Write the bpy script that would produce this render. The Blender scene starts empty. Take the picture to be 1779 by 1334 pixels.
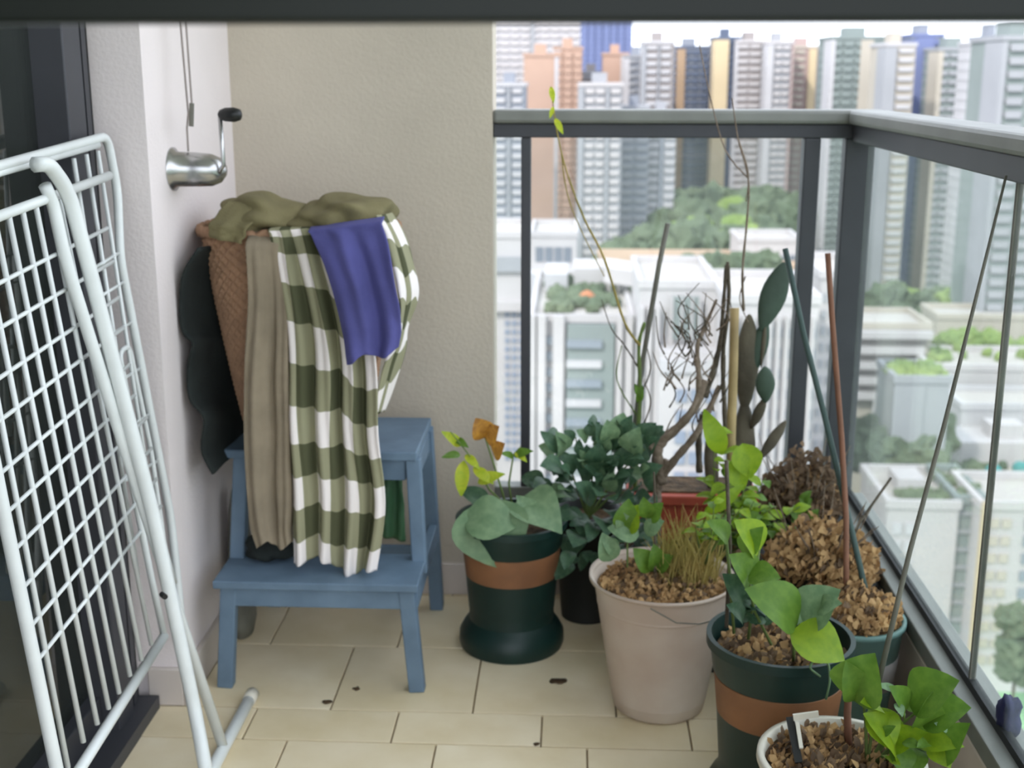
import bpy, bmesh, math, random
from mathutils import Vector, Matrix, noise

# ------------------------------------------------------------------ camera, world, sun, exposure
random.seed(7)
F = 2170.0
PITCH = math.atan(542/F); YAW = math.atan(111/(F/math.cos(PITCH))); EYE = 1.30
cd = bpy.data.cameras.new('camera'); cam = bpy.data.objects.new('camera', cd)
bpy.context.scene.collection.objects.link(cam)
cam.location = (0, 0, EYE); cam.rotation_euler = (math.pi/2-PITCH, 0, YAW)
cd.sensor_width = 36; cd.lens = 36*F/1779; cd.clip_start = .02; cd.clip_end = 9000
cd.dof.use_dof = True; cd.dof.focus_distance = 1.55; cd.dof.aperture_fstop = 7.0
bpy.context.scene.camera = cam
sc = bpy.context.scene
sc.view_settings.view_transform = 'Standard'; sc.view_settings.look = 'None'
sc.view_settings.exposure = 1.27; sc.view_settings.gamma = 1; sc.view_settings.use_curve_mapping = False

def make_world():
    w = bpy.data.worlds.new('sky'); sc.world = w; w.use_nodes = True
    nt = w.node_tree; nt.nodes.clear(); N = nt.nodes.new; L = nt.links.new
    out = N('ShaderNodeOutputWorld'); bg = N('ShaderNodeBackground'); bg.inputs[1].default_value = SKY_STRENGTH
    tc = N('ShaderNodeTexCoord'); sep = N('ShaderNodeSeparateXYZ'); L(tc.outputs['Generated'], sep.inputs[0])
    cr = N('ShaderNodeValToRGB'); e = cr.color_ramp.elements
    e[0].position = .0; e[0].color = (.82, .87, .95, 1); e[1].position = .6; e[1].color = (.64, .73, .90, 1)
    x = cr.color_ramp.elements.new(.08); x.color = (.78, .85, .96, 1)
    L(sep.outputs[2], cr.inputs[0])
    no = N('ShaderNodeTexNoise'); no.inputs['Scale'].default_value = 4; no.inputs['Detail'].default_value = 6
    mp = N('ShaderNodeMapping'); mp.inputs['Scale'].default_value = (1, 1, 3); L(tc.outputs['Generated'], mp.inputs[0]); L(mp.outputs[0], no.inputs['Vector'])
    c2 = N('ShaderNodeValToRGB'); c2.color_ramp.elements[0].position = .42; c2.color_ramp.elements[1].position = .62
    L(no.outputs['Fac'], c2.inputs[0])
    mx = N('ShaderNodeMixRGB'); mx.inputs[2].default_value = (.93, .95, 1, 1); L(c2.outputs[0], mx.inputs[0]); L(cr.outputs[0], mx.inputs[1])
    L(mx.outputs[0], bg.inputs[0]); L(bg.outputs[0], out.inputs[0])
SKY_STRENGTH = 1.25
make_world()
sd = bpy.data.lights.new('sun', 'SUN'); sd.energy = 1.5; sd.angle = math.radians(3); sd.color = (1, .95, .88)
sun = bpy.data.objects.new('sun', sd); sc.collection.objects.link(sun)
sun.rotation_euler = Vector((-.42, -.62, .66)).to_track_quat('Z', 'Y').to_euler()

# ------------------------------------------------------------------ helpers
cp, sp, cy, sy = math.cos(PITCH), math.sin(PITCH), math.cos(YAW), math.sin(YAW)
def ray(px, py):
    u = (px-889.5)/F; v = (667-py)/F; f = cp+v*sp
    return Vector((u*cy-f*sy, u*sy+f*cy, -sp+v*cp))
def atY(px, py, Y):
    d = ray(px, py); return Vector((0, 0, EYE))+d*(Y/d.y)
def atZ(px, py, Z=0):
    d = ray(px, py); return Vector((0, 0, EYE))+d*((Z-EYE)/d.z)
def atP(px, py, a, b):            # leaning plane X = a + b*z
    d = ray(px, py); t = (a+b*EYE)/(d.x-b*d.z); return Vector((0, 0, EYE))+d*t
def lin(c):
    r = []
    for v in c:
        v /= 255.; r.append(v/12.92 if v <= .04045 else ((v+.055)/1.055)**2.4)
    return r
MATS = {}
def mat(name, rgb, rough=.7, var=.12, scale=8, bump=0., metal=0., spec=.4, trans=0., alt=None, bscale=None):
    if name in MATS: return MATS[name]
    m = bpy.data.materials.new(name); m.use_nodes = True; nt = m.node_tree; N = nt.nodes.new; L = nt.links.new
    b = nt.nodes['Principled BSDF']; b.inputs['Roughness'].default_value = rough; b.inputs['Metallic'].default_value = metal
    b.inputs['Specular IOR Level'].default_value = spec
    c = lin(rgb); c2 = lin(alt) if alt else [v*(1-2.2*var) for v in c]
    tc = N('ShaderNodeTexCoord'); no = N('ShaderNodeTexNoise'); no.inputs['Scale'].default_value = scale; no.inputs['Detail'].default_value = 5
    L(tc.outputs['Object'], no.inputs['Vector'])
    cr = N('ShaderNodeValToRGB'); cr.color_ramp.elements[0].position = .35; cr.color_ramp.elements[1].position = .68
    cr.color_ramp.elements[0].color = (*[max(0, v) for v in c2], 1); cr.color_ramp.elements[1].color = (*c, 1)
    L(no.outputs['Fac'], cr.inputs[0]); L(cr.outputs[0], b.inputs['Base Color'])
    if bump:
        n2 = N('ShaderNodeTexNoise'); n2.inputs['Scale'].default_value = bscale or scale*6; L(tc.outputs['Object'], n2.inputs['Vector'])
        bp = N('ShaderNodeBump'); bp.inputs['Strength'].default_value = bump; bp.inputs['Distance'].default_value = .01
        L(n2.outputs['Fac'], bp.inputs['Height']); L(bp.outputs[0], b.inputs['Normal'])
    if trans:
        tl = N('ShaderNodeBsdfTranslucent'); L(cr.outputs[0], tl.inputs[0]); mx = N('ShaderNodeMixShader'); mx.inputs[0].default_value = trans
        L(b.outputs[0], mx.inputs[1]); L(tl.outputs[0], mx.inputs[2]); L(mx.outputs[0], nt.nodes['Material Output'].inputs[0])
    MATS[name] = m; return m
def glass_mat(name, tint, haze=.0, hazecol=(.7, .75, .72), ior=1.45):
    m = bpy.data.materials.new(name); m.use_nodes = True; nt = m.node_tree; nt.nodes.clear(); N = nt.nodes.new; L = nt.links.new
    out = N('ShaderNodeOutputMaterial'); t = N('ShaderNodeBsdfTransparent'); t.inputs[0].default_value = (*tint, 1)
    d = N('ShaderNodeBsdfTranslucent'); d.inputs[0].default_value = (*hazecol, 1)
    d2 = N('ShaderNodeBsdfDiffuse'); d2.inputs[0].default_value = (*hazecol, 1); md = N('ShaderNodeMixShader'); md.inputs[0].default_value = .5
    L(d.outputs[0], md.inputs[1]); L(d2.outputs[0], md.inputs[2])
    tc = N('ShaderNodeTexCoord'); no = N('ShaderNodeTexNoise'); no.inputs['Scale'].default_value = 3; no.inputs['Detail'].default_value = 4
    L(tc.outputs['Object'], no.inputs['Vector']); ma = N('ShaderNodeMath'); ma.operation = 'MULTIPLY'; ma.inputs[1].default_value = haze*2
    L(no.outputs['Fac'], ma.inputs[0])
    m1 = N('ShaderNodeMixShader'); L(ma.outputs[0], m1.inputs[0]); L(t.outputs[0], m1.inputs[1]); L(md.outputs[0], m1.inputs[2])
    g = N('ShaderNodeBsdfGlossy'); g.inputs['Roughness'].default_value = .02
    lw = N('ShaderNodeLayerWeight'); pw = N('ShaderNodeMath'); pw.operation = 'POWER'; pw.inputs[1].default_value = 5; L(lw.outputs['Facing'], pw.inputs[0])
    fr = N('ShaderNodeMath'); fr.operation = 'MULTIPLY_ADD'; fr.inputs[1].default_value = .9*(ior-1); fr.inputs[2].default_value = .09*(ior-1); L(pw.outputs[0], fr.inputs[0])
    m2 = N('ShaderNodeMixShader'); L(fr.outputs[0], m2.inputs[0]); L(m1.outputs[0], m2.inputs[1]); L(g.outputs[0], m2.inputs[2])
    L(m2.outputs[0], out.inputs[0]); MATS[name] = m; return m

ORG = {}
class MB:
    def __init__(s): s.v = []; s.f = []; s.uv = None
    def box(s, x0, x1, y0, y1, z0, z1):
        n = len(s.v)
        s.v += [Vector(p) for p in ((x0, y0, z0), (x1, y0, z0), (x1, y1, z0), (x0, y1, z0), (x0, y0, z1), (x1, y0, z1), (x1, y1, z1), (x0, y1, z1))]
        s.f += [tuple(n+i for i in q) for q in ((0, 3, 2, 1), (4, 5, 6, 7), (0, 1, 5, 4), (1, 2, 6, 5), (2, 3, 7, 6), (3, 0, 4, 7))]
        return s
    def hexa(s, bot, top):            # two quads of four points
        n = len(s.v); s.v += [Vector(p) for p in list(bot)+list(top)]
        s.f += [tuple(n+i for i in q) for q in ((0, 3, 2, 1), (4, 5, 6, 7), (0, 1, 5, 4), (1, 2, 6, 5), (2, 3, 7, 6), (3, 0, 4, 7))]
        return s
    def beam(s, a, b, w, d, up=(0, 1, 0)):      # rectangular bar from a to b
        a = Vector(a); b = Vector(b); t = (b-a).normalized(); u = Vector(up).cross(t)
        if u.length < 1e-4: u = Vector((1, 0, 0)).cross(t)
        u.normalize(); v = t.cross(u); u *= w/2; v *= d/2
        return s.hexa([a-u-v, a+u-v, a+u+v, a-u+v], [b-u-v, b+u-v, b+u+v, b-u+v])
    def tube(s, pts, r, seg=10, cap=True):
        pts = [Vector(p) for p in pts]; k = len(pts); rs = r if isinstance(r, (list, tuple)) else [r]*k
        n = len(s.v); ref = None
        for i, p in enumerate(pts):
            t = (pts[min(i+1, k-1)]-pts[max(i-1, 0)]).normalized()
            if ref is None: ref = t.orthogonal().normalized()
            ref = (ref-t*ref.dot(t)).normalized(); w = t.cross(ref)
            for j in range(seg):
                a = 2*math.pi*j/seg; s.v.append(p+(ref*math.cos(a)+w*math.sin(a))*rs[i])
        for i in range(k-1):
            for j in range(seg):
                j2 = (j+1) % seg; s.f.append((n+i*seg+j, n+i*seg+j2, n+(i+1)*seg+j2, n+(i+1)*seg+j))
        if cap: s.f.append(tuple(n+j for j in range(seg))[::-1]); s.f.append(tuple(n+(k-1)*seg+j for j in range(seg)))
        return s
    def lathe(s, c, prof, seg=40, sx=1, sy_=1, close=False):
        n = len(s.v); c = Vector(c)
        for r, z in prof:
            for j in range(seg):
                a = 2*math.pi*j/seg; s.v.append(c+Vector((r*sx*math.cos(a), r*sy_*math.sin(a), z)))
        for i in range(len(prof)-1):
            for j in range(seg):
                j2 = (j+1) % seg; s.f.append((n+i*seg+j, n+i*seg+j2, n+(i+1)*seg+j2, n+(i+1)*seg+j))
        if close: s.f.append(tuple(n+j for j in range(seg))[::-1]); s.f.append(tuple(n+(len(prof)-1)*seg+j for j in range(seg)))
        return s
    def grid(s, rows, uv=True):
        n = len(s.v); R = len(rows); C = len(rows[0])
        for r in rows: s.v += [Vector(p) for p in r]
        for i in range(R-1):
            for j in range(C-1): s.f.append((n+i*C+j, n+i*C+j+1, n+(i+1)*C+j+1, n+(i+1)*C+j))
        return s
    def blob(s, c, rx, ry, rz, sub=2, amp=.2, fq=1.6, seed=0):
        bm = bmesh.new(); bmesh.ops.create_icosphere(bm, subdivisions=sub, radius=1); n = len(s.v); c = Vector(c)
        for v in bm.verts:
            k = 1+amp*noise.noise(v.co*fq+Vector((seed*3.1, seed*1.7, 0)))*2
            s.v.append(c+Vector((v.co.x*rx, v.co.y*ry, v.co.z*rz))*k)
        for f in bm.faces: s.f.append(tuple(n+v.index for v in f.verts))
        bm.free(); return s
    def build(s, name, m, parent=None, smooth=False, origin=None, bevel=0, solid=0):
        base = Vector((0, 0, 0))
        if parent is not None: base = ORG[parent.name]; loc = Vector((0, 0, 0)); o0 = base
        else:
            if origin is None:
                xs = [v.x for v in s.v]; ys = [v.y for v in s.v]; zs = [v.z for v in s.v]
                origin = Vector(((min(xs)+max(xs))/2, (min(ys)+max(ys))/2, min(zs)))
            loc = Vector(origin); o0 = loc
        me = bpy.data.meshes.new(name); me.from_pydata([tuple(v-o0) for v in s.v], [], s.f); me.update()
        if m: me.materials.append(MATS[m] if isinstance(m, str) else m)
        if smooth: me.polygons.foreach_set('use_smooth', [True]*len(me.polygons))
        if s.uv:
            ul = me.uv_layers.new(name='UVMap')
            for lp in me.loops: ul.data[lp.index].uv = s.uv[lp.vertex_index]
        o = bpy.data.objects.new(name, me); sc.collection.objects.link(o); o.location = loc
        if parent is not None: o.parent = parent
        ORG[o.name] = Vector(o0)
        if solid:
            md = o.modifiers.new('solidify', 'SOLIDIFY'); md.thickness = solid; md.offset = 0
        if bevel:
            md = o.modifiers.new('bevel', 'BEVEL'); md.width = bevel; md.segments = 2; md.limit_method = 'ANGLE'
        return o
def empty(name, loc, label, cat, group=None):
    o = bpy.data.objects.new(name, None); sc.collection.objects.link(o); o.location = loc; o.empty_display_size = .05
    ORG[o.name] = Vector(loc); return tag(o, label, cat, group)
def tag(o, label=None, cat=None, group=None, kind=None):
    if label: o['label'] = label
    if cat: o['category'] = cat
    if group: o['group'] = group
    if kind: o['kind'] = kind
    return o
def struct(name, mb, m, label=None, cat=None, **k):
    o = mb.build(name, m, **k); o['kind'] = 'structure'
    if label: tag(o, label, cat)
    return o

# ------------------------------------------------------------------ materials
mat('plaster', (201, 191, 175), .9, .05, 3, .15, bscale=120)
mat('plaster_lit', (238, 228, 226), .9, .03, 3, .12, bscale=120)  # sky light on the pier side put into a lighter plaster colour
mat('grout', (172, 154, 128), .9, .1, 20)
mat('tile', (244, 230, 200), .45, .08, 5, .05, alt=(226, 208, 170))
mat('tile_warm', (240, 225, 196), .45, .08, 4, .05, alt=(220, 202, 162))
mat('skirting', (214, 203, 194), .5, .05, 5)
mat('dark_metal', (70, 71, 76), .45, .08, 6, metal=.2)
mat('rail_grey', (134, 136, 130), .5, .08, 9, metal=.2)
mat('curb_tile', (205, 192, 180), .6, .08, 6)
mat('black_rubber', (30, 32, 34), .6, .1, 10)
mat('beam_metal', (20, 26, 20), .35, .1, 4, spec=.3)
mat('ceiling_paint', (225, 222, 212), .9, .04, 3)
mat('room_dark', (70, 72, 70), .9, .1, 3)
mat('white_tube', (226, 230, 228), .35, .03, 20, spec=.5)
mat('blue_paint', (108, 130, 150), .6, .1, 14, .05, alt=(94, 115, 134))
mat('wicker', (166, 130, 102), .8, .1, 30, .1, bscale=250)
mat('wicker_dark', (96, 70, 58), .8, .3, 60, .4)
mat('olive_cloth', (126, 118, 84), .95, .12, 12, .3, bscale=400)
mat('taupe_cloth', (160, 146, 124), .95, .1, 14, .5, bscale=600)
mat('blue_cloth', (92, 92, 154), .95, .12, 10, .25, bscale=500)
mat('black_cloth', (38, 44, 42), .95, .2, 10, .3, bscale=300)
mat('grey_plastic', (128, 128, 118), .5, .2, 10)
mat('steel', (190, 190, 190), .25, .05, 10, metal=.9)
mat('black_plastic', (35, 36, 36), .4, .1, 10)
mat('cable', (150, 140, 135), .6, .1, 10)
mat('green_pot', (22, 50, 45), .42, .15, 7)
mat('brown_band', (146, 100, 66), .6, .15, 9, alt=(120, 82, 56))
mat('dark_pot', (34, 36, 34), .6, .15, 9)
mat('white_pot', (208, 196, 182), .5, .08, 5, alt=(186, 166, 150))
mat('white_gloss', (222, 216, 200), .35, .05, 5)
mat('teal_pot', (112, 146, 140), .5, .12, 7)
mat('label_band', (170, 165, 162), .6, .12, 8)
mat('terracotta', (186, 84, 62), .7, .12, 8)
mat('soil', (104, 82, 58), 1, .35, 28, .8, bscale=90)
mat('soil_light', (150, 120, 82), 1, .3, 28, .8, bscale=90)
mat('dry', (206, 170, 120), .9, .25, 18, trans=.25, alt=(150, 114, 76))
mat('dry_dark', (132, 108, 84), .9, .3, 18, trans=.2, alt=(84, 66, 50))
mat('straw', (190, 168, 104), .9, .2, 18, trans=.25, alt=(150, 140, 74))
mat('leaf_lime', (150, 178, 40), .5, .15, 6, trans=.35, alt=(128, 160, 36))
mat('leaf_mid', (108, 142, 52), .5, .15, 6, trans=.3, alt=(88, 124, 42))
mat('leaf_soft', (132, 158, 118), .5, .12, 6, trans=.2, alt=(106, 136, 98))
mat('leaf_dark', (84, 112, 82), .5, .15, 6, trans=.2, alt=(60, 92, 68))
mat('leaf_yellow', (206, 210, 60), .5, .15, 6, trans=.35, alt=(168, 190, 50))
mat('leaf_orange', (204, 150, 60), .6, .15, 6, trans=.3, alt=(160, 110, 50))
mat('cactus', (66, 84, 70), .6, .15, 14, .1)
mat('cactus_brown', (104, 96, 80), .8, .2, 14, .2)
mat('bark', (150, 134, 118), .95, .22, 20, .5, alt=(104, 90, 76))
mat('bark_dark', (104, 94, 80), .95, .22, 20, .5)
mat('stem_green', (110, 130, 70), .7, .1, 14)
mat('bamboo', (176, 152, 106), .6, .15, 10, alt=(140, 120, 80))
mat('stake_green', (72, 92, 88), .6, .1, 10)
mat('stake_brown', (140, 96, 74), .7, .15, 14)
mat('stake_grey', (120, 118, 108), .7, .15, 14)
mat('navy_cloth', (40, 42, 86), .8, .1, 14)
mat('green_plastic', (70, 110, 76), .4, .1, 9)
glass_mat('clear_glass', (.96, .975, .975), .03, ior=1.4)
glass_mat('side_glass', (.93, .96, .945), .06, ior=1.3)
glass_mat('door_glass', (.40, .43, .41), .10, (.40, .45, .41), 1.9)
def gingham():
    m = bpy.data.materials.new('gingham'); m.use_nodes = True; nt = m.node_tree; N = nt.nodes.new; L = nt.links.new
    b = nt.nodes['Principled BSDF']; b.inputs['Roughness'].default_value = .95; b.inputs['Specular IOR Level'].default_value = .1
    uv = N('ShaderNodeUVMap'); sep = N('ShaderNodeSeparateXYZ'); L(uv.outputs[0], sep.inputs[0])
    def st(i):
        a = N('ShaderNodeMath'); a.operation = 'DIVIDE'; a.inputs[1].default_value = .088; L(sep.outputs[i], a.inputs[0])
        f = N('ShaderNodeMath'); f.operation = 'FRACT'; L(a.outputs[0], f.inputs[0])
        g = N('ShaderNodeMath'); g.operation = 'GREATER_THAN'; g.inputs[1].default_value = .5; L(f.outputs[0], g.inputs[0]); return g
    a, c = st(0), st(1); ad = N('ShaderNodeMath'); ad.operation = 'ADD'; L(a.outputs[0], ad.inputs[0]); L(c.outputs[0], ad.inputs[1])
    h = N('ShaderNodeMath'); h.operation = 'MULTIPLY'; h.inputs[1].default_value = .5; L(ad.outputs[0], h.inputs[0])
    cr = N('ShaderNodeValToRGB'); cr.color_ramp.interpolation = 'CONSTANT'; e = cr.color_ramp.elements
    e[0].color = (*lin((238, 230, 226)), 1); e[1].position = .75; e[1].color = (*lin((84, 86, 64)), 1)
    x = e.new(.25); x.color = (*lin((150, 148, 120)), 1); L(h.outputs[0], cr.inputs[0]); L(cr.outputs[0], b.inputs['Base Color'])
    MATS['gingham'] = m
gingham()

# ------------------------------------------------------------------ balcony shell
XL, XD, XR, YW, YP = -.81, -.89, .65, 2.977, 2.37
struct('wall_back', MB().box(-1.0, -.193, YW, YW+.14, 0, 2.7), 'plaster')
struct('wall_pier', MB().box(-1.0, XL, YP, YW+.14, 0, 2.7), 'plaster_lit')
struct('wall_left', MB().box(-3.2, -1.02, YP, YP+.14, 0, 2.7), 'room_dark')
struct('wall_behind', MB().box(-3.2, -1.0, -1.1, -1.0, -.1, 2.8), 'plaster')
struct('ceiling', MB().box(-3.4, .73, -1.1, 3.15, 2.7, 2.9), 'ceiling_paint')
struct('ceiling_sun_block', MB().box(-3.4, -1.1, -1.1, 3.15, 2.9, 9), 'plaster')  # unseen block above the ceiling, added to keep the sun off the balcony
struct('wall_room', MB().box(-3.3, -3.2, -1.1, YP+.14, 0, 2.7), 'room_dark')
# floor: screed and single tiles
fl = struct('floor', MB().box(-3.3, XR+.06, -1.1, 3.15, -.16, -.007), 'grout')
tile_cache = {}
def floor_tile(x0, x1, y0, y1, i):
    g = .0018; w = round(x1-x0, 3); d = round(y1-y0, 3); k = (w, d, i % 2)
    if k not in tile_cache:
        o = MB().box(g, w-g, g, d-g, -.007, 0).build('tile', 'tile' if i % 2 else 'tile_warm', fl, bevel=.0012); tile_cache[k] = o.data
        ORGf = ORG['floor']; o.data.transform(Matrix.Translation(ORGf)); o.location = Vector((x0, y0, 0))-ORGf
    else:
        o = bpy.data.objects.new('tile', tile_cache[k]); sc.collection.objects.link(o); o.parent = fl
        o.location = Vector((x0, y0, 0))-ORG['floor']
        md = o.modifiers.new('bevel', 'BEVEL'); md.width = .0012; md.segments = 2
rows = [(.433, .733, .05), (.733, 1.033, .2), (1.033, 1.333, .1), (1.333, 1.633, .0), (1.633, 1.933, .15), (1.933, 2.233, .038), (2.233, 2.36, .246), (2.36, 2.66, .1), (2.66, 2.96, .2), (2.96, 3.1, .0)]
i = 0
for y0, y1, off in rows:
    x = -1.2+off
    while x < XR:
        a = max(x, XD); b = min(x+.30, XR)
        if b-a > .02: i += 1; floor_tile(a, b, y0, y1, i*7+int(y0*10))
        x += .30
# skirting tiles
struct('baseboard_back', MB().box(XL+.012, -.193, YW-.012, YW, 0, .085), 'skirting', bevel=.003)
struct('baseboard_left', MB().box(XL, XL+.012, YP-.012, YW, 0, .085), 'skirting', bevel=.003)
struct('baseboard_pier', MB().box(XD+.005, XL, YP-.012, YP, 0, .085), 'skirting', bevel=.003)
# glass door on the left
dr = struct('door_1', MB().box(XD-.09, XD, 2.205, 2.285, 0, 2.7).box(XD-.09, XD-.035, -1, 2.205, 0, .1).box(XD-.09, XD-.03, -1, 2.205, 2.5, 2.7).box(XD-.09, XD-.03, .6, .68, .1, 2.5), 'dark_metal', bevel=.003)
MB().box(XD-.10, XD-.02, 2.285, YP, 0, 2.7).build('door_jamb', 'black_rubber', dr)
MB().box(XD-.012, XD-.006, 2.305, 2.325, 0, 2.7).build('door_seal', 'dark_metal', dr)
MB().box(XD-.07, XD-.06, .68, 2.205, .1, 2.5).build('pane', 'door_glass', dr)
MB().box(XD-.07, XD-.06, -1, .6, .1, 2.5).build('pane', 'door_glass', dr)
struct('trim_1', MB().box(XD-.02, XD+.03, -1, YP-.02, -.002, .028), 'dark_metal')
# slim dark bar across the top of the view, with an end post
struct('trim_2', MB().box(XD, XR+.06, .54, .565, 1.3200, 1.340).box(XR, XR+.06, .54, .565, .30, 1.3200), 'beam_metal', bevel=.002)
# curb and railing
struct('trim_3', MB().box(-.193, XR+.06, YW, YW+.075, 0, .25).box(XR, XR+.06, -1, YW, 0, .25), 'curb_tile', bevel=.004)
rl = empty('balcony_railing', (.1, 3.02, .25), 'dark grey metal and glass balcony railing with wide pale handrail around the plants', 'railing')
YR = 3.01
MB().box(-.193, XR+.07, YR-.035, YR+.045, 1.183, 1.215).build('handrail', 'rail_grey', rl, bevel=.008)
MB().box(XR-.022, XR+.07, -1, YR-.035, 1.183, 1.215).build('handrail', 'rail_grey', rl, bevel=.008)
MB().box(-.193, XR+.05, YR-.02, YR+.03, 1.150, 1.183).build('top_rail', 'dark_metal', rl, bevel=.003)
MB().box(XR-.008, XR+.05, -1, YR-.02, 1.143, 1.183).build('top_rail', 'dark_metal', rl, bevel=.003)
MB().box(-.193, XR+.05, YR-.02, YR+.03, .25, .285).build('bottom_rail', 'rail_grey', rl, bevel=.003)
MB().box(XR+.0, XR+.075, -1, YR-.02, .25, .285).build('bottom_rail', 'rail_grey', rl, bevel=.003)
MB().box(XR+.028, XR+.042, -1, YR-.02, .285, .30).build('glazing_bead', 'black_rubber', rl)
for a, b in ((-.127, -.104), (.535, .573), (XR-.02, XR+.048)):
    MB().box(a, b, YR-.018, YR+.028, .285, 1.15).build('post', 'dark_metal', rl, bevel=.003)
MB().box(-.193, -.127, YR+.002, YR+.008, .285, 1.15).build('glass_panel', 'clear_glass', rl)
MB().box(-.104, .535, YR+.002, YR+.008, .285, 1.15).build('glass_panel', 'clear_glass', rl)
MB().box(.573, XR-.02, YR+.002, YR+.008, .285, 1.15).build('glass_panel', 'clear_glass', rl)
ys = atP(1745, 600, XR+.035, 0).y
MB().box(XR+.032, XR+.038, ys+.004, YR-.02, .30, 1.143).build('glass_panel', 'side_glass', rl)
MB().box(XR+.032, XR+.038, .4, ys-.004, .30, 1.143).build('glass_panel', 'side_glass', rl)
MB().box(XR+.03, XR+.04, ys-.004, ys+.004, .30, 1.143).build('glass_joint', 'stake_grey', rl)

# ------------------------------------------------------------------ the city beyond
def C(n, rgb):
    rgb = [v*.80+14 for v in rgb]; mat('city_'+n, rgb, .85, .07, .05); return 'city_'+n  # distance haze put into the city colours: darks lifted, contrast flattened
for n, c in dict(white=(216, 211, 212), pale=(212, 210, 214), grey=(176, 178, 184), greyblue=(156, 162, 174), blue=(122, 134, 182), darkblue=(98, 110, 134),
                 peach=(206, 170, 150), tan=(190, 160, 130), cream=(232, 210, 170), pink=(196, 172, 168), brown=(166, 158, 156), window=(120, 128, 142), winlight=(150, 160, 172),
                 greengrey=(146, 158, 156), roof=(206, 200, 194), asphalt=(150, 150, 146), beige=(205, 196, 182), teal=(60, 150, 148), red=(190, 100, 84), orange=(214, 130, 84), bluewin=(150, 162, 184)).items(): C(n, c)
mat('tree_far', (98, 108, 84), .95, .2, .12, .9, alt=(74, 88, 68), bscale=.8)
mat('tree_bright', (132, 148, 84), .95, .2, .12, .9, alt=(98, 120, 66), bscale=.8)
mat('bark_far', (96, 88, 76), .9)
mat('lawn', (150, 190, 150), .95, .12, .02, alt=(124, 166, 118))
mat('hill_grass', (98, 122, 92), .95, .2, .02)
mat('ground_far', (150, 156, 146), .95, .25, .006, alt=(104, 122, 100))
mat('hill_blue', (96, 112, 150), .95, .1, .004)
GZ = -88.
struct('ground', MB().box(-4000, 4000, -3000, 6000, GZ-4, GZ), 'ground_far')

def tower(label, px0, px1, ytop, Y, D, body, slab=None, piers=(), fh=3.0, sh=1.1, out=.6, base=None, cat='building', yref=None, cap=True, roofbox=True, name='apartment_tower', group=None, slabx=((0, 1),)):
    yr = yref or max(ytop, 60)
    x0 = atY(px0, yr, Y).x; x1 = atY(px1, yr, Y).x; zt = atY(px0, ytop, Y).z; zb = GZ if base is None else base
    r = empty(name, ((x0+x1)/2, Y+D/2, zb), label, cat, group)
    w = x1-x0
    MB().box(x0, x1, Y, Y+D, zb, zt).build('wall', 'city_'+body, r)
    if slab:
        m = MB(); z = zt-1.0
        while z > max(zb+2, -84):
            for a, b in slabx:
                xa = x0+w*a-out*.3; xb = x0+w*b+out*.3; m.box(xa, xb, Y-out*.4, Y+D*.98, z-sh*.45, z)
                nc = max(1, round((xb-xa)/4.2)); dc = (xb-xa)/nc
                for q in range(nc): m.box(xa+dc*(q+.10), xa+dc*(q+.90), Y-out*1.3, Y-out*.4, z-sh*1.05, z+.25)
            z -= fh
        tag(m.build('balcony_band', 'city_'+slab, r), kind='stuff')
    for a, b, c, o in piers:
        MB().box(x0+w*a-(.35 if a < .01 else 0), x0+w*b+(.35 if b > .99 else 0), Y-o, Y+D*.5, zb, zt-.3).build('wall_pier', 'city_'+c, r)
    if cap: MB().box(x0-.4, x1+.4, Y-.4, Y+D+.4, zt, zt+1.1).build('parapet', 'city_'+(slab or body), r)
    if roofbox: MB().box(x0+w*.3, x0+w*.65, Y+D*.3, Y+D*.7, zt+1.1, zt+4.5).build('roof_room', 'city_'+body, r)
    return r
def windows(r, x0, x1, z0, z1, Y, nx, nz, m='window', fw=.6, fh=.55, side=None, name='window'):
    """individually built windows on a facade: recessed-looking frames standing on the wall"""
    dx = (x1-x0)/nx; dz = (z1-z0)/nz; data = None
    for i in range(nx):
        for j in range(nz):
            cx = x0+dx*(i+.5); cz = z0+dz*(j+.5)
            if data is None:
                w = dx*fw/2; h = dz*fh/2
                b = MB(); b.box(-w, w, -.25, .1, -h, h)
                me = bpy.data.meshes.new(name); me.from_pydata([tuple(v) for v in b.v], [], b.f); me.materials.append(MATS['city_'+m]); data = me
            o = bpy.data.objects.new(name, data); sc.collection.objects.link(o); o.parent = r; o.location = Vector((cx, Y, cz))-ORG[r.name]
T = tower
# far row
T('tall white striped tower at the far left edge of the view', 852, 1008, 20, 560, 30, 'pale', 'white', ((.0, .03, 'white', .8), (.45, .5, 'grey', .9)), roofbox=False)
T('grey banded tower just left of the thin railing post', 856, 912, 150, 420, 20, 'greyblue', 'pale', ((.46, .54, 'grey', 1),), slabx=((.02, .4), (.6, .92)))
T('blank peach pink tower behind the thin railing post', 910, 968, 98, 470, 22, 'peach', None, ((.93, 1, 'pale', .8),))
T('short peach block with white bands right of the blank pink tower', 962, 1012, 86, 520, 20, 'peach', 'peach', ((.0, .25, 'pale', .4),), sh=2.2)
T('saturated blue glass tower rising out of view above the handrail', 1009, 1098, 20, 760, 30, 'blue', 'blue', ((.03, .09, 'bluewin', .6), (.5, .56, 'bluewin', .6)), sh=2.4, roofbox=False)
T('grey brown low block below the blue glass tower', 1003, 1052, 128, 600, 20, 'brown', 'grey')
T('pale banded tower with twin white balcony stacks behind glass', 1006, 1082, 150, 430, 24, 'grey', 'white', ((.0, .12, 'grey', 1.), (.62, .7, 'grey', 1.)), slabx=((.14, .6), (.72, .96)), sh=1.3)
T('peach tower with stepped top right of the blue tower', 1048, 1092, 96, 540, 20, 'peach', None, ((.7, 1, 'pale', .7),))
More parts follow.
